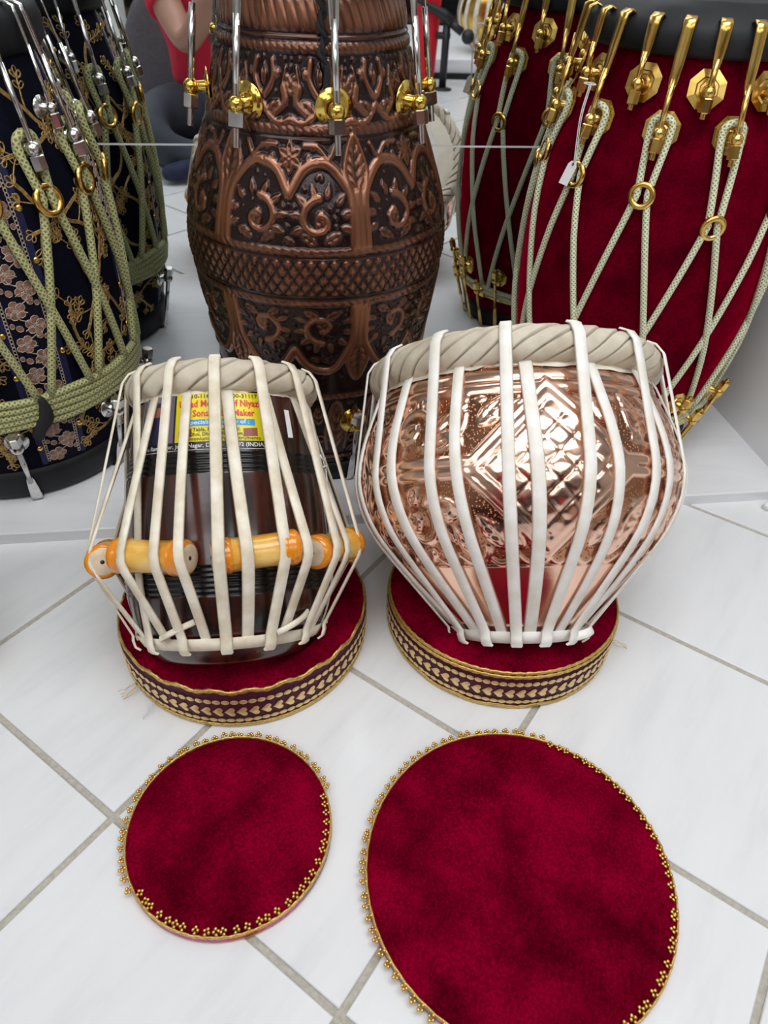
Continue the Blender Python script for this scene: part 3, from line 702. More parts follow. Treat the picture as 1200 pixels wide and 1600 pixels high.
def fray(t, ph, R, col, n=5):
    mb = MB()
    for k in range(n):
        p = [pol(D(ph), R, 0.012)]
        for i in range(5):
            q = Vector(p[-1])+Vector(pol(D(ph+fr.uniform(-45, 45)), 0.005, 0))+Vector((0, 0, fr.uniform(-0.003, 0.0012))); q.z = max(q.z, 0.001); p.append(tuple(q))
        mb.add(*tube(p, 0.00035, 3))
    put('frayed_thread', mb.mesh('frayed_thread', col), t, kind='stuff')
fray(rl, -55, 0.157, M['gold_braid']); fray(rl, -42, 0.157, M['white_thread'], 3); fray(rr, 62, 0.151, M['gold_braid'], 3)

pic = MB()
for a, b, c, r in ((0, 0, 0.0006, 0.0020), (-0.0022, -0.0030, 0.0008, 0.0019), (0.0022, -0.0030, 0.0008, 0.0019), (0, -0.0054, 0.0008, 0.0020)): pic.add(*ball((a, b, c), r, 6, 4))
picot_me = pic.mesh('picot', M['gold'])
seq = mat('sequin_band', (0.5, 0.05, 0.3), 0.25, 0.6)
v_ = coords(seq); nz_ = noise(seq, v_, 14, 1)
sv = N(seq, 'ShaderNodeTexVoronoi'); sv.inputs['Scale'].default_value = 320; L(seq, v_, sv.inputs['Vector'])
hs = ramp(seq, nz_, [(0.36, (0.55, 0.01, 0.02)), (0.44, (0.60, 0.03, 0.35)), (0.52, (0.10, 0.04, 0.22)), (0.60, (0.03, 0.20, 0.24)), (0.66, (0.5, 0.3, 0.05))])
L(seq, hs, bsdf(seq).inputs['Base Color']); bump(seq, sv.outputs['Distance'], 0.8, 0.001)
def velvet_pad(x, y, R, label, rz, npic):
    t = thing('velvet_drum_cover', label, 'cover', at(x, y, 0) @ rot(rz), 'round velvet drum covers')
    h = 0.0125
    n = 120; rows = [(0.0, h), (0.3, h+0.0006), (0.6, h+0.0004), (0.85, h), (0.95, h-0.0004), (0.985, h-0.0018), (1.0, h-0.0042)]; v = []
    pr = random.Random(int(R*1e4)); k1, k2 = pr.uniform(0, 6), pr.uniform(0, 6)
    for rr_, z in rows:
        for k in range(n):
            a = 2*PI*k/n; q = R*(1+0.006*math.sin(2*a+k1)+0.003*math.sin(5*a+k2)); v.append(pol(a, q*rr_, z+0.0006*rr_*math.sin(3*a+k2)*rr_))
    put('velvet_top', MB().add(v, grid_faces(len(rows), n)).mesh('velvet_top', M['velvet']), t, label='maroon velvet top')
    put('sequin_band', MB().add(*revolve([(R*0.93, 0.0008), (R+0.0004, 0.0008), (R+0.0018, 0.0035), (R+0.0012, 0.0085)], 120)).mesh('sequin_band', seq), t, label='band of coloured sequins')
    put('edge_braid', braid(R+0.0004, 0.0095, 0.0027, 0, 'edge_braid', 0.0, 220), t, label='gold braid'); put('bottom_braid', braid(R+0.0012, 0.0020, 0.0013, 0, 'bottom_braid', 0.0, 200), t, label='gold braid')
    for k in range(npic):
        a = 2*PI*(k+pr.uniform(-0.2, 0.2))/npic; out = pr.uniform(-0.35, 0.6)
        T = rot(a) @ at(0, -(R+0.0012), 0.0096) @ Matrix.Rotation(out, 4, 'X') @ Matrix.Rotation(pr.uniform(-0.4, 0.4), 4, 'Z')
        f = pr.choice((0, 0, 0, 1)) if math.cos(a) > 0.2 else 0          # some picots fold back over the velvet
        if math.cos(a) > 0.1 or f: T = rot(a) @ at(0, -(R-0.0010), 0.0125) @ Matrix.Rotation(PI+pr.uniform(-0.4, 0.4), 4, 'Z')
        put('picot', picot_me, t, T)
velvet_pad(-0.0873, 0.3567, 0.1030, 'smaller round maroon velvet drum cover with gold picot edging on the tiles', 0.4, 64)
velvet_pad(0.1989, 0.2813, 0.1520, 'larger round maroon velvet drum cover with gold picot edging on the tiles', 1.2, 92)
#PART2
# ================================================================== BIG BARREL DRUMS
M['cord_green'] = None
def braid_mat(name, c0, c1, sc):
    m = mat(name, c0, 0.5); uvn = N(m, 'ShaderNodeUVMap'); uvn.uv_map = 'cord'
    mp = N(m, 'ShaderNodeMapping'); mp.inputs['Scale'].default_value = (1, 1, 1); L(m, uvn.outputs[0], mp.inputs[0])
    w1 = N(m, 'ShaderNodeTexWave', wave_type='BANDS', bands_direction='DIAGONAL'); w1.inputs['Scale'].default_value = sc; L(m, mp.outputs[0], w1.inputs[0])
    mp2 = N(m, 'ShaderNodeMapping'); mp2.inputs['Scale'].default_value = (-1, 1, 1); L(m, uvn.outputs[0], mp2.inputs[0])
    w2 = N(m, 'ShaderNodeTexWave', wave_type='BANDS', bands_direction='DIAGONAL'); w2.inputs['Scale'].default_value = sc; L(m, mp2.outputs[0], w2.inputs[0])
    mu = N(m, 'ShaderNodeMath', operation='MAXIMUM'); L(m, w1.outputs['Fac'], mu.inputs[0]); L(m, w2.outputs['Fac'], mu.inputs[1])
    L(m, ramp(m, mu.outputs[0], [(0.35, c0), (0.8, c1)]), bsdf(m).inputs['Base Color']); bump(m, mu.outputs[0], 0.7, 0.0012)
    b = bsdf(m); b.inputs['Sheen Weight'].default_value = 0.2
    return m
M['cord_olive'] = braid_mat('olive_gold_cord', (0.20, 0.20, 0.07), (0.52, 0.52, 0.23), 1.7)
M['cord_pale'] = braid_mat('pale_green_cord', (0.34, 0.37, 0.18), (0.82, 0.84, 0.60), 1.7)
def cord_mesh(paths, rad, name, material, sides=10):
    """braided cords; a uv layer runs along each cord so the braid follows it"""
    mb = MB(); uv = []
    for P in paths:
        P = [Vector(p) for p in P]; v, f = tube(P, rad, sides, False, True); mb.add(v, f)
        ln = [0.0]
        for a, b in zip(P[:-1], P[1:]): ln.append(ln[-1]+(b-a).length)
        for q in f:
            if len(q) == 4:
                js = [i % sides for i in q]; wrap = max(js)-min(js) > 1
                for i in q:
                    j = i % sides; j = sides if (wrap and j == 0) else j
                    uv.append((j/sides*1.885, ln[i//sides]/rad*0.30))
            else: uv += [(0, 0)]*len(q)
    me = mb.mesh(name, material); ly = me.uv_layers.new(name='cord')
    ly.data.foreach_set('uv', [c for q in uv for c in q]); return me
def thread_rod(p0, p1, r, n0=0.0):
    """rod whose far part carries a thread"""
    p0, p1 = Vector(p0), Vector(p1); ln = (p1-p0).length; pts = [p0]; rad = [r]
    k = int(ln*(1-n0)/0.0017); s = p0+(p1-p0)*n0; pts.append(s); rad.append(r)
    for i in range(k*2):
        t = n0+(1-n0)*(i+1)/(k*2); pts.append(p0+(p1-p0)*t); rad.append(r*(1.06 if i % 2 else 0.82))
    return tube(pts, rad, 8)
def hook_mesh(r_in, r_out, z_top, r_b, z_b, ext, wide, thick, rr, name, material, frac=0.42):
    """tuning hook at angle 0: flat claw over the rim, narrowing into a threaded rod that runs past the ball stud"""
    mb = MB(); sg = 1 if z_b < z_top else -1
    A = Vector((0, -r_out, z_top-sg*0.008)); Bp = Vector((0, -r_b, z_b)); d = (Bp-A).normalized(); fl = A+(Bp-A)*frac; end = Bp+d*ext
    path = [Vector((0, -r_in, z_top-sg*0.004)), Vector((0, -r_in-0.002, z_top)), Vector((0, -(r_in+r_out)/2, z_top+sg*0.0025)), Vector((0, -r_out+0.001, z_top-sg*0.001)), A, A+(fl-A)*0.5, fl, fl+d*0.008]
    outs = [Vector((0, 1, sg*0.3)), Vector((0, 0.4, sg)), Vector((0, 0, sg)), Vector((0, -0.8, sg*0.6))]+[Vector((0, -1, 0))]*4
    mb.add(*ribbon(path, outs, [wide, wide, wide, wide, wide, wide*0.93, wide*0.70, rr*2], thick))
    mb.add(*thread_rod(fl-d*0.004+Vector((0, -thick/2, 0)), end, rr, 0.5)); return mb.mesh(name, material), d
def hexnut(p, d, r, h):
    p = Vector(p); d = Vector(d).normalized(); v, f = tube([p, p+d*0.0012, p+d*(h-0.0012), p+d*h], [r*0.86, r, r, r*0.86], 6); return v, f
def stud_mesh(r_s, r_b, z_b, rb, name, material):
    mb = MB(); mb.add(*ball((0, -r_b, z_b), rb, 14, 9)); mb.add(*tube([(0, -r_s, z_b), (0, -r_s-0.004, z_b), (0, -r_b, z_b)], [rb*0.95, rb*0.72, rb*0.62], 12)); return mb.mesh(name, material)
def plate_mesh(r_s, z_b, rp, sides, tilt, name, material):
    ring = lambda r, y, n, a0=0: [(r*math.sin(a0+2*PI*k/n), y, r*math.cos(a0+2*PI*k/n)) for k in range(n)]
    mb = MB(); n = sides; v = []
    for r, y in ((rp, 0.0), (rp, -0.0012), (rp*0.62, -0.0018), (rp*0.55, -0.0036), (rp*0.42, -0.0036), (rp*0.36, -0.0022), (rp*0.2, -0.003)): v += ring(r, y, n, PI/n)
    f = grid_faces(7, n); f.append(tuple(range(6*n, 7*n)))
    mb.add(v, [tuple(reversed(q)) for q in f], 0, at(0, -r_s, z_b) @ Matrix.Rotation(tilt, 4, 'X')); return mb.mesh(name, material, sides > 8)
def prof_r(prof):
    zs = [q[1] for q in prof]; rs = [q[0] for q in prof]
    return lambda z: float(np.interp(z, zs, rs))
def hardware(t, angs, hm, nut, stud, plate, metal_label=None):
    for k, a in enumerate(angs):
        T = rot(a); o = put('tuning_hook', hm, t, T); put('nut', nut, o); put('ball_stud', stud, t, T); put('stud_plate', plate, t, T)
def ring_obj(t, me, a, r, z, lean, roll=0.0):
    put('rope_ring', me, t, rot(a) @ at(0, -r, z) @ Matrix.Rotation(roll, 4, 'Y') @ Matrix.Rotation(PI/2+lean, 4, 'X'))
def cords(R, a, rb_off, z_b, z_ring, a_bot, z_bot, rc, hug=0.004):
    """loop behind the ball, two legs down to the ring, then a V to the lower band"""
    out = []
    for s in (-1, 1):
        P = []
        for i in range(5):
            q = PI/2*i/4; P.append(pol(a+s*0.012/R(z_b)*math.sin(q), R(z_b)+rb_off, z_b+0.006+0.010*math.cos(q)))
        for i in range(1, 7):
            t = i/6; z = z_b+0.002+(z_ring-z_b)*t; wv = 0.013*(1-t)+0.0062*t; P.append(pol(a+s*wv/R(z), R(z)+rb_off*(1-t)+(rc+hug)*t, z))
        for i in range(1, 15):
            t = i/14; z = z_ring+(z_bot-z_ring)*t; aa = a+s*0.0062/R(z)+(a+s*a_bot-a-s*0.0062/R(z))*t; P.append(pol(aa, R(z)+rc+0.0005+(hug if t < 0.08 else 0.0)*(1-t*12 if t < .08 else 0)+(0.0016 if s > 0 else 0), z))
        out.append(P)
    # join into one continuous cord (left leg reversed, over the stud, right leg down)
    return [out[0][::-1]+out[1][1:]]

# ---------------- red velvet drum
MX, MY = 0.570, 1.070
red = thing('dholak', 'red velvet barrel drum with gold hooks and pale green cords by the white wall', 'drum', at(MX, MY, HP), 'big barrel drums')
z0 = HP
mprof = smooth_prof([(0.138, 0.012), (0.148, 0.04), (0.163, 0.10), (0.175, 0.17), (0.184, 0.24), (0.187, 0.33), (0.184, 0.40), (0.168, 0.48), (0.146, 0.55), (0.138, 0.600)], 5)
mR = prof_r(mprof)
put('shell', MB().add(*revolve(mprof, 96)).mesh('velvet_shell', M['velvet_drum']), red, label='maroon velvet covered shell')
put('upper_hoop', MB().add(*revolve([(0.134, 0.590), (0.146, 0.591), (0.152, 0.597), (0.154, 0.608), (0.152, 0.619), (0.146, 0.626), (0.132, 0.637), (0.120, 0.645), (0.116, 0.6455)], 80)).mesh('upper_hoop', M['black']), red, label='thick black head hoop')
put('head', MB().add(*revolve([(0.0, 0.643), (0.07, 0.6432), (0.117, 0.6452)], 64)).mesh('drum_head', M['black']), red, label='flat black drum head')
put('lower_hoop', MB().add(*revolve([(0.0, 0.0), (0.140, 0.0), (0.150, 0.006), (0.152, 0.024), (0.149, 0.040), (0.140, 0.046)], 72)).mesh('lower_hoop', M['black']), red, label='black lower hoop')
def kit(R, r_in, r_out, z_top, z_b, stand, rb, rp, sides, ext, wide, rr, tilt, metal, pmetal, nmetal, tag, frac=0.42):
    rs = R(z_b); r_b = rs+stand
    hm, d = hook_mesh(r_in, r_out, z_top, r_b, z_b, ext, wide, 0.0024, rr, 'tuning_hook_'+tag, metal, frac)
    p = Vector((0, -r_b, z_b))+d*(rb*0.72); nut = MB().add(*hexnut(p, d, rb*0.98, 0.0165)).mesh('nut_'+tag, nmetal, False)
    return hm, nut, stud_mesh(rs, r_b, z_b, rb, 'ball_stud_'+tag, pmetal), plate_mesh(rs+0.0025, z_b, rp, sides, tilt, 'stud_plate_'+tag, pmetal)
K = kit(mR, 0.141, 0.157, 0.628, 0.560, 0.021, 0.0078, 0.0235, 8, 0.028, 0.0155, 0.0037, -0.28, M['gold'], M['gold'], M['gold'], 'gold_short', 0.5)
hardware(red, [D(-18.5+30*k) for k in range(12)], *K)
K = kit(mR, 0.141, 0.157, 0.628, 0.514, 0.022, 0.0078, 0.0235, 8, 0.030, 0.0155, 0.0037, -0.22, M['gold'], M['gold'], M['gold'], 'gold_long', 0.5)
longs = [D(-33.5+29.9*k) for k in range(12)]
hardware(red, longs, *K)
ring_me = MB().add(*torus(0.0135, 0.0042, 28, 10)).mesh('rope_ring', M['gold'])
for k, a in enumerate(longs):
    zr = [0.442, 0.412, 0.43, 0.42, 0.44, 0.415, 0.43, 0.42, 0.44, 0.42, 0.455, 0.447][k]
    put('lacing_cord', cord_mesh(cords(mR, a, 0.008, 0.514, zr, D(27), 0.098, 0.0046), 0.0046, 'lacing_cord', M['cord_pale']), red)
    ring_obj(red, ring_me, a, mR(zr)+0.010, zr, [-0.2, 0.15, -0.1, 0.2, -0.15, 0.1, 0, 0.2, -0.2, 0.1, -0.25, -0.15][k], rnd.uniform(-0.2, 0.2))
bandp = [[pol(2*PI*k/72, mR(z)+0.005, z+0.001*math.sin(k*0.7)) for k in range(73)] for z in (0.094, 0.084)]
put('cord_band', cord_mesh(bandp, 0.0046, 'cord_band', M['cord_pale']), red, label='pale green cord wound round the foot')
put('foot_trim', MB().add(*revolve([(mR(0.076)+0.0005, 0.070), (mR(0.076)+0.0022, 0.071), (mR(0.079)+0.0022, 0.078), (mR(0.08)+0.0005, 0.079)], 72)).mesh('foot_trim', M['gold']), red, label='gold tape below the cord band')
K = kit(mR, 0.141, 0.156, 0.002, 0.088, 0.020, 0.0078, 0.019, 8, 0.028, 0.011, 0.0034, 0.0, M['gold'], M['gold'], M['gold'], 'gold_foot', 0.45)
hardware(red, [D(-1+30*k) for k in range(12)], *K)
K = kit(mR, 0.141, 0.156, 0.002, 0.128, 0.020, 0.0078, 0.019, 8, 0.026, 0.011, 0.0034, 0.0, M['gold'], M['gold'], M['gold'], 'gold_foot_long', 0.45)
hardware(red, [D(14+30*k) for k in range(12)], *K)
# price tag hanging from the stud at -63 degrees
tg = thing('price_tag', 'blank white price tag on a white string hanging from the red velvet drum', 'tag', at(MX, MY, HP))
ta = D(-66); tr = mR(0.514)+0.034
st = [pol(ta-0.03, mR(0.55)+0.036, 0.553), pol(ta, tr+0.002, 0.52), pol(ta+0.01, tr+0.002, 0.487), pol(ta+0.02, tr+0.001, 0.462)]
mbt = MB().add(*tube([Vector(p) for p in bez(st, 4)], 0.0007, 4)); mbt.add(*tube([Vector(p)+Vector((0.0022, 0, 0)) for p in bez(st, 4)], 0.0007, 4))
mbt.add(*tube([pol(ta-0.03+0.05*math.cos(q), mR(0.55)+0.036+0.006*math.sin(q), 0.553) for q in np.linspace(0, 2*PI, 14)], 0.0007, 4))
put('string', mbt.mesh('tag_string', M['white_thread']), tg)
card = [(-0.0035, 0.0), (0.0035, 0.0), (0.0062, -0.005), (0.0062, -0.031), (-0.0062, -0.031), (-0.0062, -0.005)]
v = [(x, y0, z) for y0 in (0, 0.0006) for x, z in card]; f = [tuple(range(6)), tuple(range(11, 5, -1))]+[(k, 6+k, 6+(k+1) % 6, (k+1) % 6) for k in range(6)]
c0 = pol(ta+0.02, tr+0.001, 0.464)
ct = put('card', MB().add(v, f).mesh('tag_card', M['tag'], False), tg, at(*c0) @ rot(D(-15)) @ Matrix.Rotation(D(18), 4, 'Y'))
put('eyelet', MB().add(*torus(0.0012, 0.0005, 10, 5)).mesh('eyelet', M['black_thread']), ct, at(0, -0.0004, -0.0035) @ Matrix.Rotation(PI/2, 4, 'X'))

# ---------------- copper drum
CX, CY = 0.052, 1.052
cop = thing('dholak', 'dark antiqued copper embossed barrel drum with brass studs in the middle', 'drum', at(CX, CY, HP), 'big barrel drums')
cprof = smooth_prof([(0.131, 0.012), (0.136, 0.04), (0.148, 0.10), (0.1575, 0.16), (0.1635, 0.21), (0.1715, 0.27), (0.1785, 0.32), (0.182, 0.355), (0.1785, 0.39), (0.169, 0.43), (0.150, 0.48), (0.134, 0.53), (0.121, 0.58), (0.110, 0.63), (0.106, 0.67), (0.106, 0.69)], 6)
cR = prof_r(cprof)
ccv = Canvas(2*PI*0.16/6, 0.012, 0.69, 150, 560)
def copper_art(c):
    W = c.ws; o = -HP; A = 0.0027
    def X(a): return W*a            # fraction of the sector; 0 = column between the lobes
    # rope borders, lattice
    c.rope(0.626+o, 0.660+o, 0.016, 0.003); c.rope(0.607+o, 0.619+o, 0.0115, 0.0022); c.band(0.620+o, 0.6245+o, 0.0016)
    c.rope(0.529+o, 0.541+o, 0.0105, 0.0022); c.band(0.523+o, 0.527+o, 0.0012)
    c.rope(0.4015+o, 0.4125+o, 0.0105, 0.0024); c.rope(0.335+o, 0.3465+o, 0.0105, 0.0024); c.band(0.3965+o, 0.4+o, 0.0014); c.band(0.3485+o, 0.352+o, 0.0014)
    c.diamonds(0.3525+o, 0.396+o, 0.0125, 0.0205, 0.0032)
    # acanthus zone
    for k in range(2):
        cx = X(0.25+0.5*k); zt = 0.600+o
        c.stroke(bez([(cx-0.013, zt), (cx-0.015, zt-0.016), (cx-0.006, zt-0.030), (cx, zt-0.034), (cx+0.006, zt-0.030), (cx+0.015, zt-0.016), (cx+0.013, zt)], 5), 0.0045, A)
        c.leaf(cx, zt-0.013, 0.011, 0.005, PI/2, A, 2)
        for s in (-1, 1):
            c.stroke(bez([(cx+s*0.034, zt-0.006), (cx+s*0.030, zt-0.022), (cx+s*0.034, zt-0.038), (cx+s*0.020, zt-0.050)], 5), [0.002]*6+[0.006]*5+[0.004]*5, A)
            c.leaf(cx+s*0.017, zt-0.046, 0.014, 0.0075, PI/2-s*0.9, A*1.1, 3); c.disc(cx+s*0.021, zt-0.012, 0.0055, A)
            c.stroke(bez([(cx, zt-0.040), (cx+s*0.010, zt-0.052), (cx+s*0.026, zt-0.059), (cx+s*0.040, zt-0.056)], 5), [0.0028, 0.0034, 0.0044, 0.0048]*4, A)
            c.leaf(cx+s*0.040, zt-0.022, 0.012, 0.006, PI/2+s*0.5, A, 3)
    # arcade: two lobes per sector, columns, spearheads, flowers
    def arcade(zb, zt, up, H_):
        sg = 1 if up else -1; wd = 0.0062
        col = lambda a: a*W
        z_spring = zb+sg*0.045; z_top = zt
        for s in (-1, 1):
            cx = X(0.5)+s*W*0.25*0.92; w_ = W*0.25*0.92
            p = [(cx-w_*(1.0 if s < 0 else 0.98), z_spring if s < 0 else z_spring+sg*0.008)]
            p = [(X(0.5)+s*W*0.455, zb), (X(0.5)+s*W*0.455, z_spring), (X(0.5)+s*W*0.42, z_spring+sg*0.020), (X(0.5)+s*W*0.31, z_top-sg*0.003), (X(0.5)+s*W*0.20, z_top), (X(0.5)+s*W*0.09, z_top-sg*0.009), (X(0.5)+s*W*0.0, z_top-sg*0.033)]
            c.stroke(bez(p, 5), wd, A*1.25)
        c.stroke([(X(0), zb), (X(0), z_spring+sg*0.012)], 0.0085, A*1.1)
        c.leaf(X(0), z_spring+sg*0.042, 0.027, 0.0125, PI/2*sg, A*1.15, 5)
        c.stroke(bez([(X(0)-0.010, z_spring+sg*0.018), (X(0)-0.0145, z_spring+sg*0.040), (X(0), z_spring+sg*0.071), (X(0)+0.0145, z_spring+sg*0.040), (X(0)+0.010, z_spring+sg*0.018)], 6), 0.0030, A*1.2)
        for s in (-1, 1):
            cx = X(0.5)+s*W*0.235; cz = zb+sg*0.030
            c.spiral(cx-s*0.003, cz, 0.0235, 0.95, s*sg, 0.0048, A*1.1, PI/2 if up else -PI/2)
            for k in range(8):
                a = D(-20+32*k) if s > 0 else D(200-32*k)
                c.leaf(cx+0.0315*math.cos(a), cz+sg*0.0315*math.sin(a), 0.0085, 0.0036, a*sg, A, 0)
            c.leaf(cx-s*0.002, cz-sg*0.004, 0.0105, 0.006, PI/2+s*0.5, A, 3); c.leaf(cx+s*0.012, cz-sg*0.020, 0.012, 0.0055, s*0.5, A, 3); c.leaf(cx-s*0.016, cz-sg*0.021, 0.011, 0.0052, PI-s*0.6, A, 3)
        return z_spring
    arcade(0.4135+o, 0.5025+o, True, 0.09)
    c.flower(X(0.5), 0.507+o, 0.0165, 6, A*1.05, PI/6)
    for s in (-1, 1):
        for dx, dz, r in ((0.024, 0.004, 0.0042), (0.030, 0.014, 0.0036), (0.034, 0.001, 0.0032)):
            c.disc(X(0.5)+s*dx, 0.507+o+dz-0.004, r, A*0.9); c.dimple(X(0.5)+s*dx, 0.507+o+dz-0.004, r*0.45, A*0.6)
        c.stroke(bez([(X(0.5)+s*0.018, 0.519+o), (X(0.5)+s*0.036, 0.518+o), (X(0.5)+s*0.050, 0.507+o), (X(0.5)+s*0.060, 0.520+o)], 5), 0.0034, A*0.9)
    arcade(0.334+o, 0.236+o, False, 0.09)
    c.rope(0.185+o, 0.196+o, 0.0105, 0.0022); c.rope(0.062+o, 0.074+o, 0.0105, 0.0022)
    for k in range(3):
        cx = X((k+0.5)/3); c.leaf(cx, 0.132+o, 0.045, 0.0125, PI/2, A*1.1, 5); c.stroke(bez([(cx-0.0145, 0.085+o), (cx-0.017, 0.125+o), (cx, 0.182+o), (cx+0.017, 0.125+o), (cx+0.0145, 0.085+o)], 6), 0.003, A)
        c.spiral(X(k/3), 0.105+o, 0.0125, 0.9, 1, 0.0036, A); c.leaf(X(k/3), 0.155+o, 0.018, 0.007, PI/2, A, 3)
copper_art(ccv)
cr_ = random.Random(21)
for za, zb_, n_ in ((0.525, 0.585, 900), (0.482, 0.507, 300), (0.395, 0.490, 900), (0.205, 0.313, 1000), (0.056, 0.163, 700), (0.014, 0.040, 300)): ccv.fill(za, zb_, n_, cr_, 0.0023, 0.0065, 0.0135, (0, 0, 0, 1, 2))
for za, zb_, n_ in ((0.395, 0.585, 1200), (0.205, 0.313, 700)): ccv.fill(za, zb_, n_, cr_, 0.0018, 0.003, 0.0055, (0, 2))
ccv.soften(1)
put('shell', relief_shell(ccv, 6, cprof, 'copper_shell', M['antique'], D(15), 0.0028), cop, label='embossed antiqued copper shell')
put('lower_hoop', MB().add(*revolve([(0.0, 0.0), (0.130, 0.0), (0.139, 0.004), (0.141, 0.018), (0.138, 0.030), (0.130, 0.034)], 72)).mesh('lower_hoop', M['black']), cop, label='black lower hoop')
put('upper_hoop', MB().add(*revolve([(0.106, 0.672), (0.119, 0.674), (0.124, 0.682), (0.124, 0.700), (0.118, 0.710), (0.104, 0.716), (0.092, 0.717)], 72)).mesh('upper_hoop', M['black']), cop, label='black head hoop')
put('head', MB().add(*revolve([(0.0, 0.714), (0.06, 0.7142), (0.094, 0.7165)], 64)).mesh('drum_head', M['black']), cop, label='black drum head')
K = kit(cR, 0.112, 0.128, 0.7075, 0.5375, 0.023, 0.0098, 0.0215, 28, 0.044, 0.0170, 0.0043, 0.0, M['steel'], M['brass'], M['steel'], 'steel', 0.5)
cangs = [D(a) for a in (-83, -38, 6.3, 51.5, 97, 143, 188, 233)]
hardware(cop, cangs, *K)
K = kit(cR, 0.130, 0.1445, 0.003, 0.122, 0.020, 0.0085, 0.0205, 28, 0.016, 0.0125, 0.0036, 0.0, M['steel'], M['brass'], M['steel'], 'steel_foot', 0.4)
hardware(cop, [D(14.5+45*k) for k in range(8)], *K)
tw = [pol(D(2)+0.02*math.sin(i*1.1), cR(z)+0.0055+0.001*math.sin(i*1.3), z) for i, z in enumerate(np.linspace(0.66, 0.575, 20))]
mbt = MB()
for s in (0, PI): mbt.add(*tube([Vector(p)+Vector((0.0026*math.cos(i*1.2+s), 0.0016*math.sin(i*1.2+s), 0)) for i, p in enumerate(tw)], 0.0027, 6))
lo = [pol(D(2.5)+0.012*i/9*2+0.01*math.sin(i), cR(z)+0.005, z) for i, z in enumerate(np.linspace(0.578, 0.540, 10))]
mbt.add(*tube([Vector(p) for p in lo], 0.0028, 6)); tw2 = [pol(D(4)+0.006*math.sin(i), cR(z)+0.0055, z) for i, z in enumerate(np.linspace(0.58, 0.532, 10))]; mbt.add(*tube([Vector(p) for p in tw2], 0.0024, 6))
mbt.add(*tube([Vector(pol(D(2), cR(0.66)+0.006, 0.66)), Vector(pol(D(1), 0.126, 0.672)), Vector(pol(D(1), 0.127, 0.70)), Vector(pol(D(1), 0.118, 0.713))], 0.003, 6))
put('carry_cord', mbt.mesh('carry_cord', M['black_thread']), cop, label='twisted black cord')

# ---------------- blue drum
BX, BYY = -0.446, 1.081
blu = thing('dholak', 'navy barrel drum embroidered in gold with silver hooks and olive cords at left', 'drum', at(BX, BYY, HP), 'big barrel drums')
navy = noisy('navy_fabric', (0.0012, 0.0014, 0.005), (0.003, 0.0035, 0.013), 160, 0.85, 0, 0.3, 0.0006, (1, 1, 6), Specular_IOR_Level=0.12)
ribb = noisy('brocade_ground', (0.004, 0.003, 0.012), (0.008, 0.006, 0.016), 120, 0.85, Specular_IOR_Level=0.15); strip = noisy('royal_blue_strip', (0.002, 0.003, 0.035), (0.005, 0.007, 0.075), 150, 0.7)
zari = noisy('gold_zari_thread', (0.30, 0.17, 0.05), (0.62, 0.42, 0.16), 300, 0.42, 0.5); pink = noisy('rose_brown_petal', (0.22, 0.10, 0.07), (0.40, 0.21, 0.15), 120, 0.55, 0.25); pale = noisy('pale_thread', (0.42, 0.34, 0.27), (0.62, 0.53, 0.44), 200, 0.5, 0.2)
nprof = smooth_prof([(0.168, 0.01), (0.178, 0.05), (0.187, 0.10), (0.196, 0.16), (0.2, 0.21), (0.202, 0.29), (0.199, 0.36), (0.193, 0.42), (0.184, 0.465), (0.168, 0.53), (0.157, 0.57), (0.154, 0.585)], 5)
nR = prof_r(nprof)
put('shell', MB().add(*revolve(nprof, 96)).mesh('fabric_shell', navy), blu, label='navy fabric covered shell')
put('lower_hoop', MB().add(*revolve([(0.0, 0.0), (0.168, 0.0), (0.178, 0.004), (0.183, 0.016), (0.183, 0.038), (0.180, 0.050), (0.172, 0.054)], 80)).mesh('lower_hoop', M['black']), blu, label='black lower hoop')
put('upper_hoop', MB().add(*revolve([(0.150, 0.566), (0.160, 0.568), (0.167, 0.577), (0.168, 0.60), (0.164, 0.612), (0.150, 0.622), (0.136, 0.629), (0.13, 0.63)], 80)).mesh('upper_hoop', M['black']), blu, label='thick black head hoop')
put('head', MB().add(*revolve([(0.0, 0.627), (0.08, 0.6272), (0.132, 0.6295)], 64)).mesh('drum_head', M['black']), blu, label='black drum head')
er = random.Random(11)
def on(a, z, off): return pol(a, nR(z)+off, z)
def thr(mb, pts, r=0.0009, off=0.0006, mi=0, sides=4):
    mb.add(*tube([Vector(on(a, z, off)) for a, z in pts], r, sides, False, False), mi)
def loop(mb, a, z, ang, ln, wd, r=0.0009, mi=0):
    c, s = math.cos(ang), math.sin(ang); pts = []
    for k in range(9):
        t = 2*PI*k/8; u = ln*0.5*(1-math.cos(t)); w = wd*math.sin(t)*(0.6+0.4*u/ln); pts.append((a+(u*c-w*s)/nR(z), z+u*s+w*c))
    thr(mb, pts, r, 0.0008, mi)
RIB = [D(33+60*k) for k in range(6)]; HALF = D(9.3)
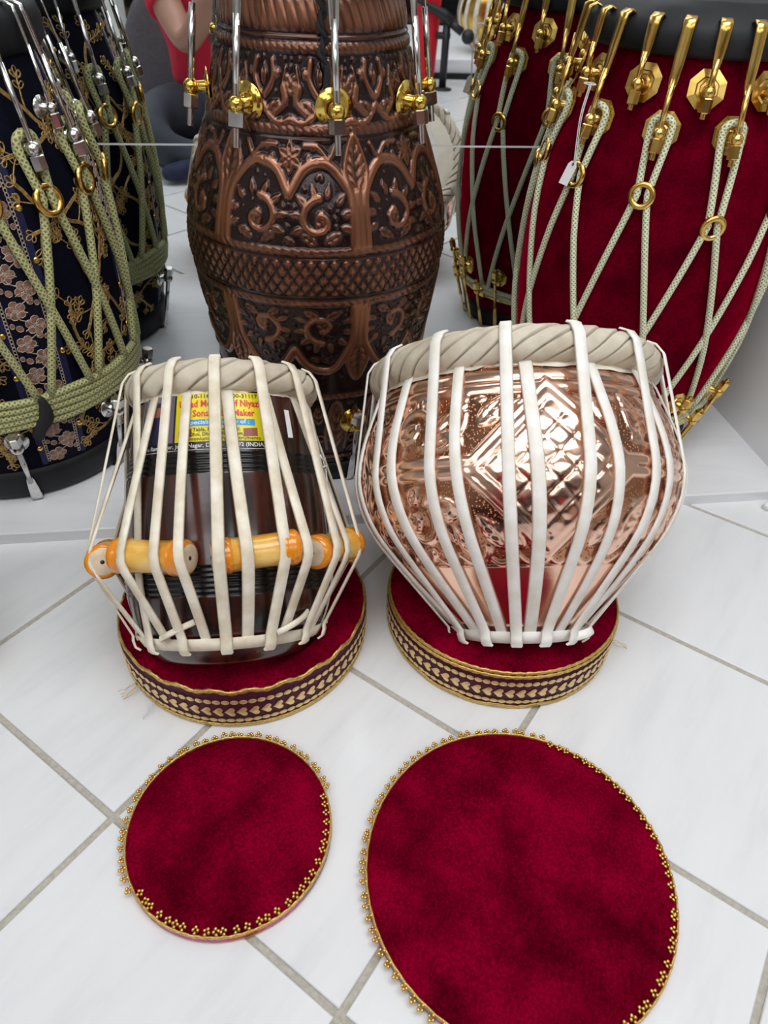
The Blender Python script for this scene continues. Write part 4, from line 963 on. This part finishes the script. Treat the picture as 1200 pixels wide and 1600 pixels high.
def vine(mb, a_mid):
    def stem(a, z, ang, n, depth):
        pts = [(a, z)]; side = er.choice((-1, 1))
        for i in range(n):
            ang += er.uniform(-0.25, 0.25); a2 = pts[-1][0]+math.cos(ang)*0.011/nR(z); z2 = pts[-1][1]+math.sin(ang)*0.011
            if not (0.06 < z2 < 0.56) or abs(a2-a_mid) > D(19.5): break
            pts.append((a2, z2)); z = z2
            if depth > 0 and i % 3 == 2: stem(a2, z2, ang+side*er.uniform(0.6, 1.1), er.randint(3, 5), depth-1); side = -side
            if depth == 0 and i >= 1:
                for s in (-1, 1): loop(mb, a2, z2, ang+s*0.8, er.uniform(0.009, 0.013), 0.0033)
        if len(pts) > 1:
            for k in (range(3) if depth else range(1)):
                thr(mb, [(p[0]+(k-1 if depth else 0)*0.0016*math.sin(ang)/nR(p[1]), p[1]-(k-1 if depth else 0)*0.0016*math.cos(ang)) for p in pts], 0.00105, 0.0007)
            loop(mb, pts[-1][0], pts[-1][1], ang, 0.012, 0.0036); loop(mb, pts[-1][0], pts[-1][1], ang+0.9, 0.010, 0.0033); loop(mb, pts[-1][0], pts[-1][1], ang-0.9, 0.010, 0.0033)
    def blossom(a, z, r):
        for k in range(6):
            for q in (1.0, 0.62): loop(mb, a, z, 2*PI*k/6+0.3, r*q, r*0.30*q, 0.0010)
        for k in range(5):
            t = 2*PI*k/5; thr(mb, [(a+0.0024*math.cos(t+j)/nR(z), z+0.0024*math.sin(t+j)) for j in (0, 0.7, 1.4)], 0.0011, 0.0012)
    for zc in (0.10, 0.20, 0.30, 0.40, 0.49):
        s = 1 if int(zc*20) % 4 else -1; off = D(6)*s*er.uniform(0.5, 1)
        blossom(a_mid+off, zc, 0.014); blossom(a_mid+off+D(4.0)*s, zc-0.016, 0.011)
        for k in range(4): stem(a_mid+off, zc, er.uniform(0.2, 0.9)+k*PI/2, er.randint(6, 9), 1)
for k in range(6):
    mb = MB(); vine(mb, RIB[k]+D(30)); put('gold_embroidery', mb.mesh('gold_embroidery', zari), blu, kind='stuff', label='looped gold vine embroidery')
def band_patch(a0, a1, off, name, m, parent, **kw):
    zs = np.linspace(0.056, 0.565, 34); v = []
    for z in zs:
        for q in range(7): v.append(on(a0+(a1-a0)*q/6, z, off))
    return put(name, MB().add(v, grid_faces(34, 7, False)).mesh(name, m), parent, **kw)
stud_b = MB().add(*ball((0, 0, 0), 0.0046, 10, 6, (1, 0.6, 1))).mesh('gold_stud', M['gold'])
for a in RIB:
    bp = band_patch(a-HALF, a+HALF, 0.0005, 'brocade_band', ribb, blu, label='rose-brown floral brocade band')
    for s in (-1, 1): band_patch(a+s*HALF-D(1.25), a+s*HALF+D(1.25), 0.0008, 'blue_strip', strip, bp)
    mb = MB(); z = 0.070; k = 0
    def petal(aa, zz, ang, ln, wd):
        pts = [(aa, zz)]; c, s = math.cos(ang), math.sin(ang)
        for q in range(8):
            t = 2*PI*q/8; u = ln*0.55+ln*0.45*math.cos(t); w = wd*math.sin(t); pts.append((aa+(u*c-w*s)/nR(zz), zz+u*s+w*c))
        v = [on(aa+(ln*0.5*c)/nR(zz), zz+ln*0.5*s, 0.0022)]+[on(p[0], p[1], 0.0009) for p in pts[1:]]
        mb.add(v, [(0, 1+q, 1+(q+1) % 8) for q in range(8)], 0)
        thr(mb, pts[1:]+[pts[1]], 0.00065, 0.0014, 1, 3)
    while z < 0.555:
        dx = (0.009 if k % 2 else -0.009)/nR(z)
        for q in range(5): petal(a+dx, z, 2*PI*q/5+0.3*k, 0.0128, 0.0056)
        loop(mb, a+dx, z, 0.4, 0.004, 0.002, 0.0008, 1)
        for q in (-1, 1):
            petal(a-dx*1.6, z+q*0.006+0.010, q*0.9+(0 if k % 2 else PI), 0.0105, 0.0040); petal(a-dx*2.1, z+0.012+q*0.003, PI/2*q, 0.008, 0.003)
        thr(mb, [(a+dx*0.2, z+0.006), (a-dx*0.8, z+0.011), (a-dx*1.2, z+0.018), (a-dx*0.4, z+0.022), (a+dx*0.5, z+0.018)], 0.0008, 0.0012, 1)
        z += 0.0235; k += 1
    put('floral_stitching', mb.mesh('floral_stitching', [pink, pale]), bp, kind='stuff')
    mb = MB()
    for s in (-1, 1):
        z = 0.060
        while z < 0.565: loop(mb, a+s*(HALF-D(2.1)), z, PI/2, 0.0062, 0.0025, 0.00065); z += 0.0052
    put('chain_stitch', mb.mesh('chain_stitch', pale), bp, kind='stuff')
    for i in range(8):
        for s in (-1, 1): put('gold_stud', stud_b, bp, Matrix.Translation(on(a+s*(HALF+D(0.3)), 0.09+i*0.062+(0.022 if s > 0 else 0), 0.002)) @ rot(a))
K = kit(nR, 0.150, 0.171, 0.616, 0.482, 0.020, 0.0095, 0.0165, 26, 0.020, 0.010, 0.0036, 0.0, M['steel'], M['steel'], M['steel'], 'chrome_long', 0.35)
blong = [D(a) for a in (53, 74.5, 104, 127, 149, 171, 193, 215, 237, 259, 281, 303, 325, 347, 9, 31)]
hardware(blu, blong, *K)
K = kit(nR, 0.150, 0.171, 0.616, 0.515, 0.018, 0.0070, 0.0135, 26, 0.016, 0.006, 0.0026, 0.0, M['steel'], M['steel'], M['steel'], 'chrome_short', 0.35)
hardware(blu, [D(a) for a in (69, 20, -24, 138, 182, 226, 270)], *K)
ring_b = MB().add(*torus(0.0160, 0.0046, 30, 10)).mesh('rope_ring_large', M['gold'])
for k, a in enumerate(blong):
    zr = 0.425+0.008*math.sin(k*2.2)
    put('lacing_cord', cord_mesh(cords(nR, a, 0.0085, 0.482, zr, D(19.5), 0.178, 0.0056), 0.0056, 'lacing_cord', M['cord_olive']), blu)
    ring_obj(blu, ring_b, a, nR(zr)+0.011, zr, [-0.25, -0.1, 0.1][k % 3], rnd.uniform(-0.2, 0.2))
bp_ = [[pol(2*PI*k/72, nR(z)+0.0055, z+0.0012*math.sin(k*0.9+q)) for k in range(73)] for q, z in enumerate((0.178, 0.168, 0.158, 0.148, 0.138))]
put('cord_band', cord_mesh(bp_, 0.0055, 'cord_band', M['cord_olive']), blu, label='five turns of olive cord round the foot')
K = kit(nR, 0.172, 0.1875, 0.003, 0.112, 0.021, 0.0098, 0.0165, 26, 0.016, 0.0175, 0.0042, 0.0, M['steel'], M['steel'], M['steel'], 'chrome_foot', 0.34)
hardware(blu, [D(15.5+43.5*k) for k in range(8)], *K)
knot = [on(D(29), 0.182, 0.012), on(D(29.5), 0.165, 0.014), on(D(29), 0.148, 0.013), on(D(26), 0.132, 0.012), on(D(24), 0.118, 0.010)]
put('cloth_tie', MB().add(*tube([Vector(p) for p in bez(knot, 4)], [0.004+0.006*math.sin(min(1, i/12)*PI*0.75) for i in range(17)], 8)).mesh('cloth_tie', M['black_thread']), blu, label='black cloth tie round the cord')

# ---------------- small drum at the left edge of the frame
sd = thing('small_drum', 'black drum with cream foot on the floor tiles, cut by the left frame edge', 'drum', at(-0.494, 0.60, 0))
put('shell', MB().add(*revolve([(0.0, 0.0), (0.100, 0.0), (0.106, 0.006), (0.108, 0.035), (0.1085, 0.05)], 64)).mesh('small_shell', M['skirt']), sd, label='cream foot')
put('body', MB().add(*revolve([(0.1085, 0.047), (0.1125, 0.05), (0.1135, 0.075), (0.112, 0.14), (0.108, 0.24)], 64)).mesh('small_body', M['black']), sd, label='black body')  # unseen upper body made taller to shade the floor at left
put('hoop', MB().add(*torus(0.108, 0.008, 64, 10, 0.245)).mesh('small_hoop', M['hoop']), sd)
put('head', MB().add(*revolve([(0.0, 0.249), (0.06, 0.2492), (0.108, 0.2500)], 48)).mesh('small_head', M['skirt']), sd)
cb = [(0.765, 0.80, 0.0065), (0.79, 0.812, 0.0065), (0.83, 0.806, 0.0065), (0.87, 0.80, 0.0065)]
thing_c = put('cable', MB().add(*tube([Vector(p) for p in bez(cb, 5)], 0.0062, 8)).mesh('cable', M['tag']), None, None, None, 'white cable on the tiles at the foot of the platform by the right wall', 'cable')
# ================================================================== SEEN IN THE MIRROR
exec_person = True
skinm = noisy('skin', (0.42, 0.22, 0.15), (0.48, 0.26, 0.18), 9, 0.5); redm = noisy('red_shirt_cotton', (0.62, 0.012, 0.045), (0.70, 0.018, 0.06), 20, 0.8); trou = noisy('charcoal_trousers', (0.035, 0.042, 0.055), (0.06, 0.068, 0.085), 10, 0.85)
shoe = noisy('navy_sock', (0.012, 0.018, 0.05), (0.022, 0.03, 0.075), 40, 0.8); hair = noisy('black_hair', (0.008, 0.007, 0.006), (0.02, 0.017, 0.015), 60, 0.6, 0, 0.6, 0.002, (1, 1, 4))
def skin(name, verts, edges, radii, m, parent=None, sub=2, root=0):
    me = bpy.data.meshes.new(name); me.from_pydata(verts, edges, []); o = bpy.data.objects.new(name, me); COL.objects.link(o)
    if parent is not None: o.parent = parent
    mo = o.modifiers.new('skin', 'SKIN'); mo.use_smooth_shade = True
    ly = me.skin_vertices[0] if me.skin_vertices else None
    if ly is None:
        bpy.context.view_layer.objects.active = o; o.select_set(True); bpy.ops.mesh.customdata_skin_add(); ly = me.skin_vertices[0]
    for i, r in enumerate(radii):
        rr_ = r if isinstance(r, tuple) else (r, r); ly.data[i].radius = rr_; ly.data[i].use_root = (i == root)
    s = o.modifiers.new('sub', 'SUBSURF'); s.levels = sub; s.render_levels = sub
    me.materials.append(m); return o
def chain(n, base=0): return [(base+i, base+i+1) for i in range(n-1)]
px, py = -0.20, -0.40
per = thing('person', 'person in red shirt and charcoal trousers sitting cross-legged on the floor seat holding phone', 'person', at(0, 0, 0))
ph_c = Vector((0, 0, CAM_H))-FW*0.014-UP*0.055
hl = ph_c-RT*0.046-UP*0.012-FW*0.012; hr = ph_c+RT*0.046-UP*0.012-FW*0.012
el = Vector((-0.27, -0.15, 0.375)); erv = Vector((0.03, -0.22, 0.40)); sl = Vector((px-0.180, -0.36, 0.560)); sr = Vector((px+0.180, -0.36, 0.560))
V = [(px, py-0.02, 0.12), (px, py-0.01, 0.24), (px, py+0.0, 0.38), (px, py+0.03, 0.52), (px, py+0.05, 0.62), (px+0.01, py+0.075, 0.69), (px+0.015, py+0.105, 0.755), (px+0.015, py+0.10, 0.835)]
Rr = [(0.13, 0.09), (0.125, 0.085), (0.125, 0.085), (0.09, 0.06), 0.052, 0.052, (0.075, 0.088), (0.07, 0.085)]
E_ = chain(8); b = len(V)
for s_, e_, h_ in ((sl, el, hl), (sr, erv, hr)):
    b = len(V); m1 = s_.lerp(e_, 0.5); f1 = e_.lerp(h_, 0.35); f2 = e_.lerp(h_, 0.78); V += [tuple(s_), tuple(m1), tuple(e_), tuple(f1), tuple(f2), tuple(e_.lerp(h_, 0.9)), tuple(h_)]
    Rr += [0.06, 0.052, 0.043, 0.044, 0.030, (0.028, 0.022), (0.036, 0.018)]; E_ += [(3, b)]+chain(7, b)
    axis = (h_-e_).normalized(); side = RT if h_ is hl else -RT
    for q in range(4):                       # four fingers wrapped over the back of the phone
        p0 = h_+UP*(0.014-0.018*q)+FW*0.008; p1 = p0+side*0.014+FW*0.0145+UP*0.003; p2 = p1+side*0.020+FW*0.0005; p3 = p2+side*(0.016-0.003*abs(q-1.5))-FW*0.002
        bb = len(V); V += [tuple(p0), tuple(p1), tuple(p2), tuple(p3)]; Rr += [0.0095, 0.009, 0.0085, 0.0072]; E_ += [(b+6, bb)]+chain(4, bb)
    p0 = h_-axis*0.004-UP*0.02; p1 = p0+side*0.012-UP*0.016-FW*0.004; p2 = p1+side*0.018+UP*0.010-FW*0.003; bb = len(V); V += [tuple(p0), tuple(p1), tuple(p2)]; Rr += [0.012, 0.0105, 0.009]; E_ += [(b+6, bb)]+chain(3, bb)
body = skin('body', V, E_, Rr, skinm, per)
def spot(name, c, r, m, sq=(1, 1, 1)): return put(name, MB().add(*ball(c, r, 16, 10, sq)).mesh(name, m), per)
hc = Vector((px+0.015, py+0.10, 0.80))
put('hair', MB().add(*ball((hc.x, hc.y-0.012, hc.z+0.040), 0.094, 24, 14, (0.93, 1.05, 0.85))).mesh('hair', hair), per)
eyew = mat('eye_white', (0.7, 0.7, 0.68), 0.3)
for s in (-1, 1):
    e = spot('eye', (hc.x+s*0.030, hc.y+0.062, hc.z-0.002), 0.011, eyew); put('pupil', MB().add(*ball((hc.x+s*0.030, hc.y+0.0705, hc.z-0.003), 0.0042, 8, 6)).mesh('pupil', M['black']), e)
    spot('ear', (hc.x+s*0.080, hc.y+0.0, hc.z-0.005), 0.028, skinm, (0.35, 0.6, 1))
spot('nose', (hc.x, hc.y+0.088, hc.z-0.026), 0.015, skinm, (0.85, 1, 1.4)); spot('mouth', (hc.x, hc.y+0.078, hc.z-0.060), 0.021, mat('lips', (0.36, 0.12, 0.10), 0.5), (1, 0.35, 0.35))
V = [(px, py-0.02, 0.19), (px, py-0.005, 0.27), (px, py+0.005, 0.39), (px, py+0.03, 0.52), (px, py+0.045, 0.612)]; Rr = [(0.175, 0.13), (0.17, 0.125), (0.172, 0.122), (0.15, 0.11), (0.085, 0.078)]; E_ = chain(5)
for s_, e_ in ((sl, el), (sr, erv)):
    b = len(V); V += [tuple(s_), tuple(s_.lerp(e_, 0.3)), tuple(s_.lerp(e_, 0.48)), tuple(s_.lerp(e_, 0.50))]; Rr += [0.066, 0.066, 0.069, 0.069]; E_ += [(3, b)]+chain(4, b)
skin('shirt', V, E_, Rr, redm, per, root=0)
V = [(px, py-0.03, 0.13)]; Rr = [(0.15, 0.11)]; E_ = []
for s in (-1, 1):
    b = len(V); V += [(px+s*0.12, py+0.03, 0.145), (px+s*0.20, py+0.15, 0.165), (px+s*0.235, py+0.265, 0.150), (px+s*0.17, py+0.335, 0.085), (px-s*0.005+s*0.03, py+0.36+0.03*s, 0.060)]; Rr += [0.105, 0.090, 0.072, 0.060, 0.048]; E_ += [(0, b)]+chain(5, b)
skin('trousers', V, E_, Rr, trou, per)
for s, (x, y) in ((-1, (-0.345, -0.015)), (1, (-0.05, -0.02))):
    skin('sock', [(x+s*-0.09, y-0.02, 0.05), (x+s*-0.04, y-0.005, 0.042), (x+0.01*s, y+0.01, 0.036), (x+0.045*s, y+0.015, 0.028)], chain(4), [0.036, (0.038, 0.034), (0.034, 0.03), (0.026, 0.02)], shoe, per)
Tph = Matrix(((RT.x, UP.x, -FW.x, ph_c.x), (RT.y, UP.y, -FW.y, ph_c.y), (RT.z, UP.z, -FW.z, ph_c.z), (0, 0, 0, 1)))
pho = thing('phone', 'black phone held up by the person in red', 'phone', Tph)
put('case', MB().add(*box(-0.038, 0.038, -0.08, 0.045, -0.0045, 0.0045, 0.002)).mesh('phone_case', M['black_plastic'], False), pho)
put('screen', MB().add(*box(-0.035, 0.035, -0.076, 0.041, 0.0045, 0.005)).mesh('phone_screen', mat('dark_screen', (0.02, 0.02, 0.025), 0.1), False), pho)
# floor seat with rounded padded back
fs = thing('floor_seat', 'grey padded floor seat with rounded back behind the person in red', 'seat', at(px, -0.58, 0))
greyf = noisy('grey_upholstery', (0.085, 0.080, 0.090), (0.105, 0.10, 0.112), 90, 0.9, 0, 0.2, 0.0006)
sup = []; n = 40
for k in range(n+1):
    t = PI*k/n; c, s = math.cos(t), math.sin(t); sup.append((0.35*math.copysign(abs(c)**0.62, c), 0.10+0.43*s**0.55 if s > 1e-6 else 0.10))
sup = [(0.34, 0.06)]+sup+[(-0.34, 0.06)]
rows = []
for y, k in ((0.055, 0.90), (0.045, 0.97), (0.02, 1.0), (-0.03, 1.0), (-0.055, 0.97), (-0.065, 0.90)): rows.append([(x*k, y-0.18*(z-0.06), 0.06+(z-0.06)*k) for x, z in sup])
v = [p for r in rows for p in r]; f = grid_faces(len(rows), len(sup)); f += [tuple(range(len(sup)-1, -1, -1)), tuple(range((len(rows)-1)*len(sup), len(rows)*len(sup)))]
put('backrest', MB().add(v, [tuple(reversed(q)) for q in f]).mesh('backrest', greyf), fs)
put('seat_pad', MB().add(*revolve(smooth_prof([(0.0, 0.0), (0.28, 0.0), (0.30, 0.02), (0.30, 0.05), (0.27, 0.07), (0.0, 0.072)], 4), 48)).mesh('seat_pad', greyf), fs, at(0, 0.20, 0) @ Matrix.Scale(0.85, 4, (0, 1, 0)))
def V2R(x, y, z=0.0): return (x, 2*MIR-y, z)          # where a thing seen in the mirror really stands
# red cloth cover
rc = thing('cloth_cover', 'bright red cloth cover standing upright beside the microphone stand', 'cover', at(*V2R(0.815, 4.42)))
v = []; nn = 40; rows = [(0.018, 0.0), (0.045, 0.015), (0.056, 0.06), (0.064, 0.2), (0.072, 0.38), (0.076, 0.55), (0.07, 0.68), (0.03, 0.72), (0.0, 0.722)]
for r, z in rows:
    for k in range(nn): a = 2*PI*k/nn; v.append(pol(a, r*(1+0.05*math.sin(5*a+z*6)), z))
put('cloth', MB().add(v, grid_faces(len(rows), nn)).mesh('red_cloth', mat('bright_red_cloth', (0.70, 0.005, 0.02), 0.7)), rc)
# microphone stand
ms = thing('microphone_stand', 'black microphone stand with boom arm and round microphone', 'stand', at(*V2R(0.905, 4.33)))
put('base', MB().add(*revolve([(0.0, 0.0), (0.05, 0.0), (0.052, 0.006), (0.02, 0.014), (0.0, 0.015)], 32)).mesh('stand_base', M['black_plastic']), ms)
put('pole', MB().add(*cyl((0, 0, 0.01), (0, 0, 0.34), 0.020, 12)).mesh('pole', M['black_plastic']), ms)
put('boom', MB().add(*tube([(-0.28, 0, 0.44), (-0.12, 0, 0.375), (-0.02, 0, 0.335), (0.02, 0.02, 0.30)], [0.012, 0.014, 0.026, 0.024], 10)).mesh('boom', M['black_plastic']), ms)
put('clutch', MB().add(*cyl((-0.055, 0, 0.245), (0.02, 0, 0.245), 0.016, 10)).mesh('clutch', M['black_plastic']), ms)
put('microphone', MB().add(*tube([(0.01, 0.02, 0.305), (0.075, 0.04, 0.265)], [0.017, 0.020], 12)).add(*ball((0.105, 0.05, 0.248), 0.034, 16, 10)).mesh('microphone', M['black_plastic']), ms)
ms2 = thing('tripod_clamp', 'short black clamp stand with square head in front of the brass tabla', 'stand', at(*V2R(1.10, 4.22)))
put('base', MB().add(*revolve([(0.0, 0.0), (0.075, 0.0), (0.076, 0.006), (0.03, 0.012), (0.0, 0.013)], 32)).mesh('clamp_base', M['black_plastic']), ms2)
put('pole', MB().add(*cyl((0, 0, 0.01), (0, 0, 0.12), 0.034, 14)).add(*cyl((0.01, 0, 0.11), (0.012, 0, 0.20), 0.014, 10)).mesh('clamp_pole', M['black_plastic']), ms2)
put('clamp_head', MB().add(*box(-0.055, 0.065, -0.02, 0.03, 0.185, 0.225, 0.004)).mesh('clamp_head', M['black_plastic'], False), ms2)
put('cable', MB().add(*tube([Vector(p) for p in bez([(0.05, 0, 0.006), (0.10, -0.01, 0.006), (0.13, 0.02, 0.006), (0.16, -0.01, 0.006)], 5)], 0.006, 6)).mesh('clamp_cable', M['black_plastic']), ms2)
# step with the brass bowl tabla
put('trim_2', MB().add(*box(0.2, 2.95, 2*MIR-6.2, 2*MIR-4.66, 0.03, 0.096, 0.003)).mesh('trim_2', M['wall'], False), kind='structure', label='white display step at the far side of the shop')
put('trim_3', MB().add(*box(0.2, 2.95, 2*MIR-6.2, 2*MIR-4.64, 0.0, 0.03)).mesh('trim_3', M['black'], False), kind='structure', label='black plinth under the white display step')
gt = thing('tabla', 'golden brass bowl tabla with wide cream straps on the far display step', 'drum', at(*V2R(1.30, 4.93, 0.098)))
gprof = smooth_prof([(0.08, 0.0), (0.115, 0.03), (0.175, 0.10), (0.203, 0.18), (0.196, 0.25), (0.172, 0.31), (0.164, 0.345)], 5); gR = prof_r(gprof)
put('shell', MB().add(*revolve(gprof, 64, True)).mesh('brass_shell', noisy('golden_brass_shell', (0.45, 0.27, 0.05), (0.80, 0.55, 0.16), 24, 0.25, 1.0, 0.5, 0.003)), gt)
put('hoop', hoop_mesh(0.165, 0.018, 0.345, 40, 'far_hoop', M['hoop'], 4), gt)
put('head', MB().add(*revolve([(0.0, 0.355), (0.165, 0.355)], 48)).mesh('far_head', M['skirt']), gt)
for k in range(18):
    a = 2*PI*k/18; zs = np.linspace(0.355, 0.012, 16)
    put('strap', MB().add(*ribbon([pol(a+0.10*i/15, max(gR(z)+0.002, 0.184*(z > 0.32)), z) for i, z in enumerate(zs)], [pol(a+0.10*i/15, 1, 0) for i in range(16)], 0.030, 0.003)).mesh('far_strap', M['leather']), gt)
# blue ring cushion
bc = thing('cushion_ring', 'pale blue ring cushion on the tiles behind the photographer', 'cushion', at(*V2R(0.86, 2.96)))
put('cover', MB().add(*revolve(smooth_prof([(0.045, 0.006), (0.05, 0.04), (0.09, 0.062), (0.13, 0.05), (0.142, 0.025), (0.130, 0.0), (0.06, 0.0), (0.045, 0.006)], 4), 56)).mesh('blue_cover', noisy('blue_velvet', (0.12, 0.26, 0.36), (0.18, 0.34, 0.46), 40, 0.8)), bc)
# dark wooden shelf unit along the far wall
sh = thing('shelf_unit', 'dark wooden shelf unit standing against the far wall', 'shelf', at(0, -4.02, 0))
dw = wood_mat('dark_shelf_wood', (0.05, 0.028, 0.015), (0.12, 0.07, 0.04), 0.5, (2, 2, 12))
for k in range(9): put('upright', MB().add(*box(-2.4+k*0.6, -2.36+k*0.6, -0.15, 0.15, 0, 1.9)).mesh('upright', dw, False), sh)
for z in (0.08, 0.5, 0.95, 1.4, 1.88): put('shelf_board', MB().add(*box(-2.4, 2.44, -0.15, 0.15, z, z+0.03)).mesh('shelf_board', dw, False), sh)
put('back_panel', MB().add(*box(-2.4, 2.44, -0.17, -0.15, 0, 1.9)).mesh('back_panel', M['black'], False), sh)
# pale column at far left
put('wall_pillar', MB().add(*box(-1.22, -0.92, -3.1, -2.8, 0, CEIL)).mesh('wall_pillar', noisy('pale_pillar_paint', (0.55, 0.57, 0.54), (0.6, 0.62, 0.59), 8, 0.7), False), kind='structure', label='pale pillar at the far side of the shop')
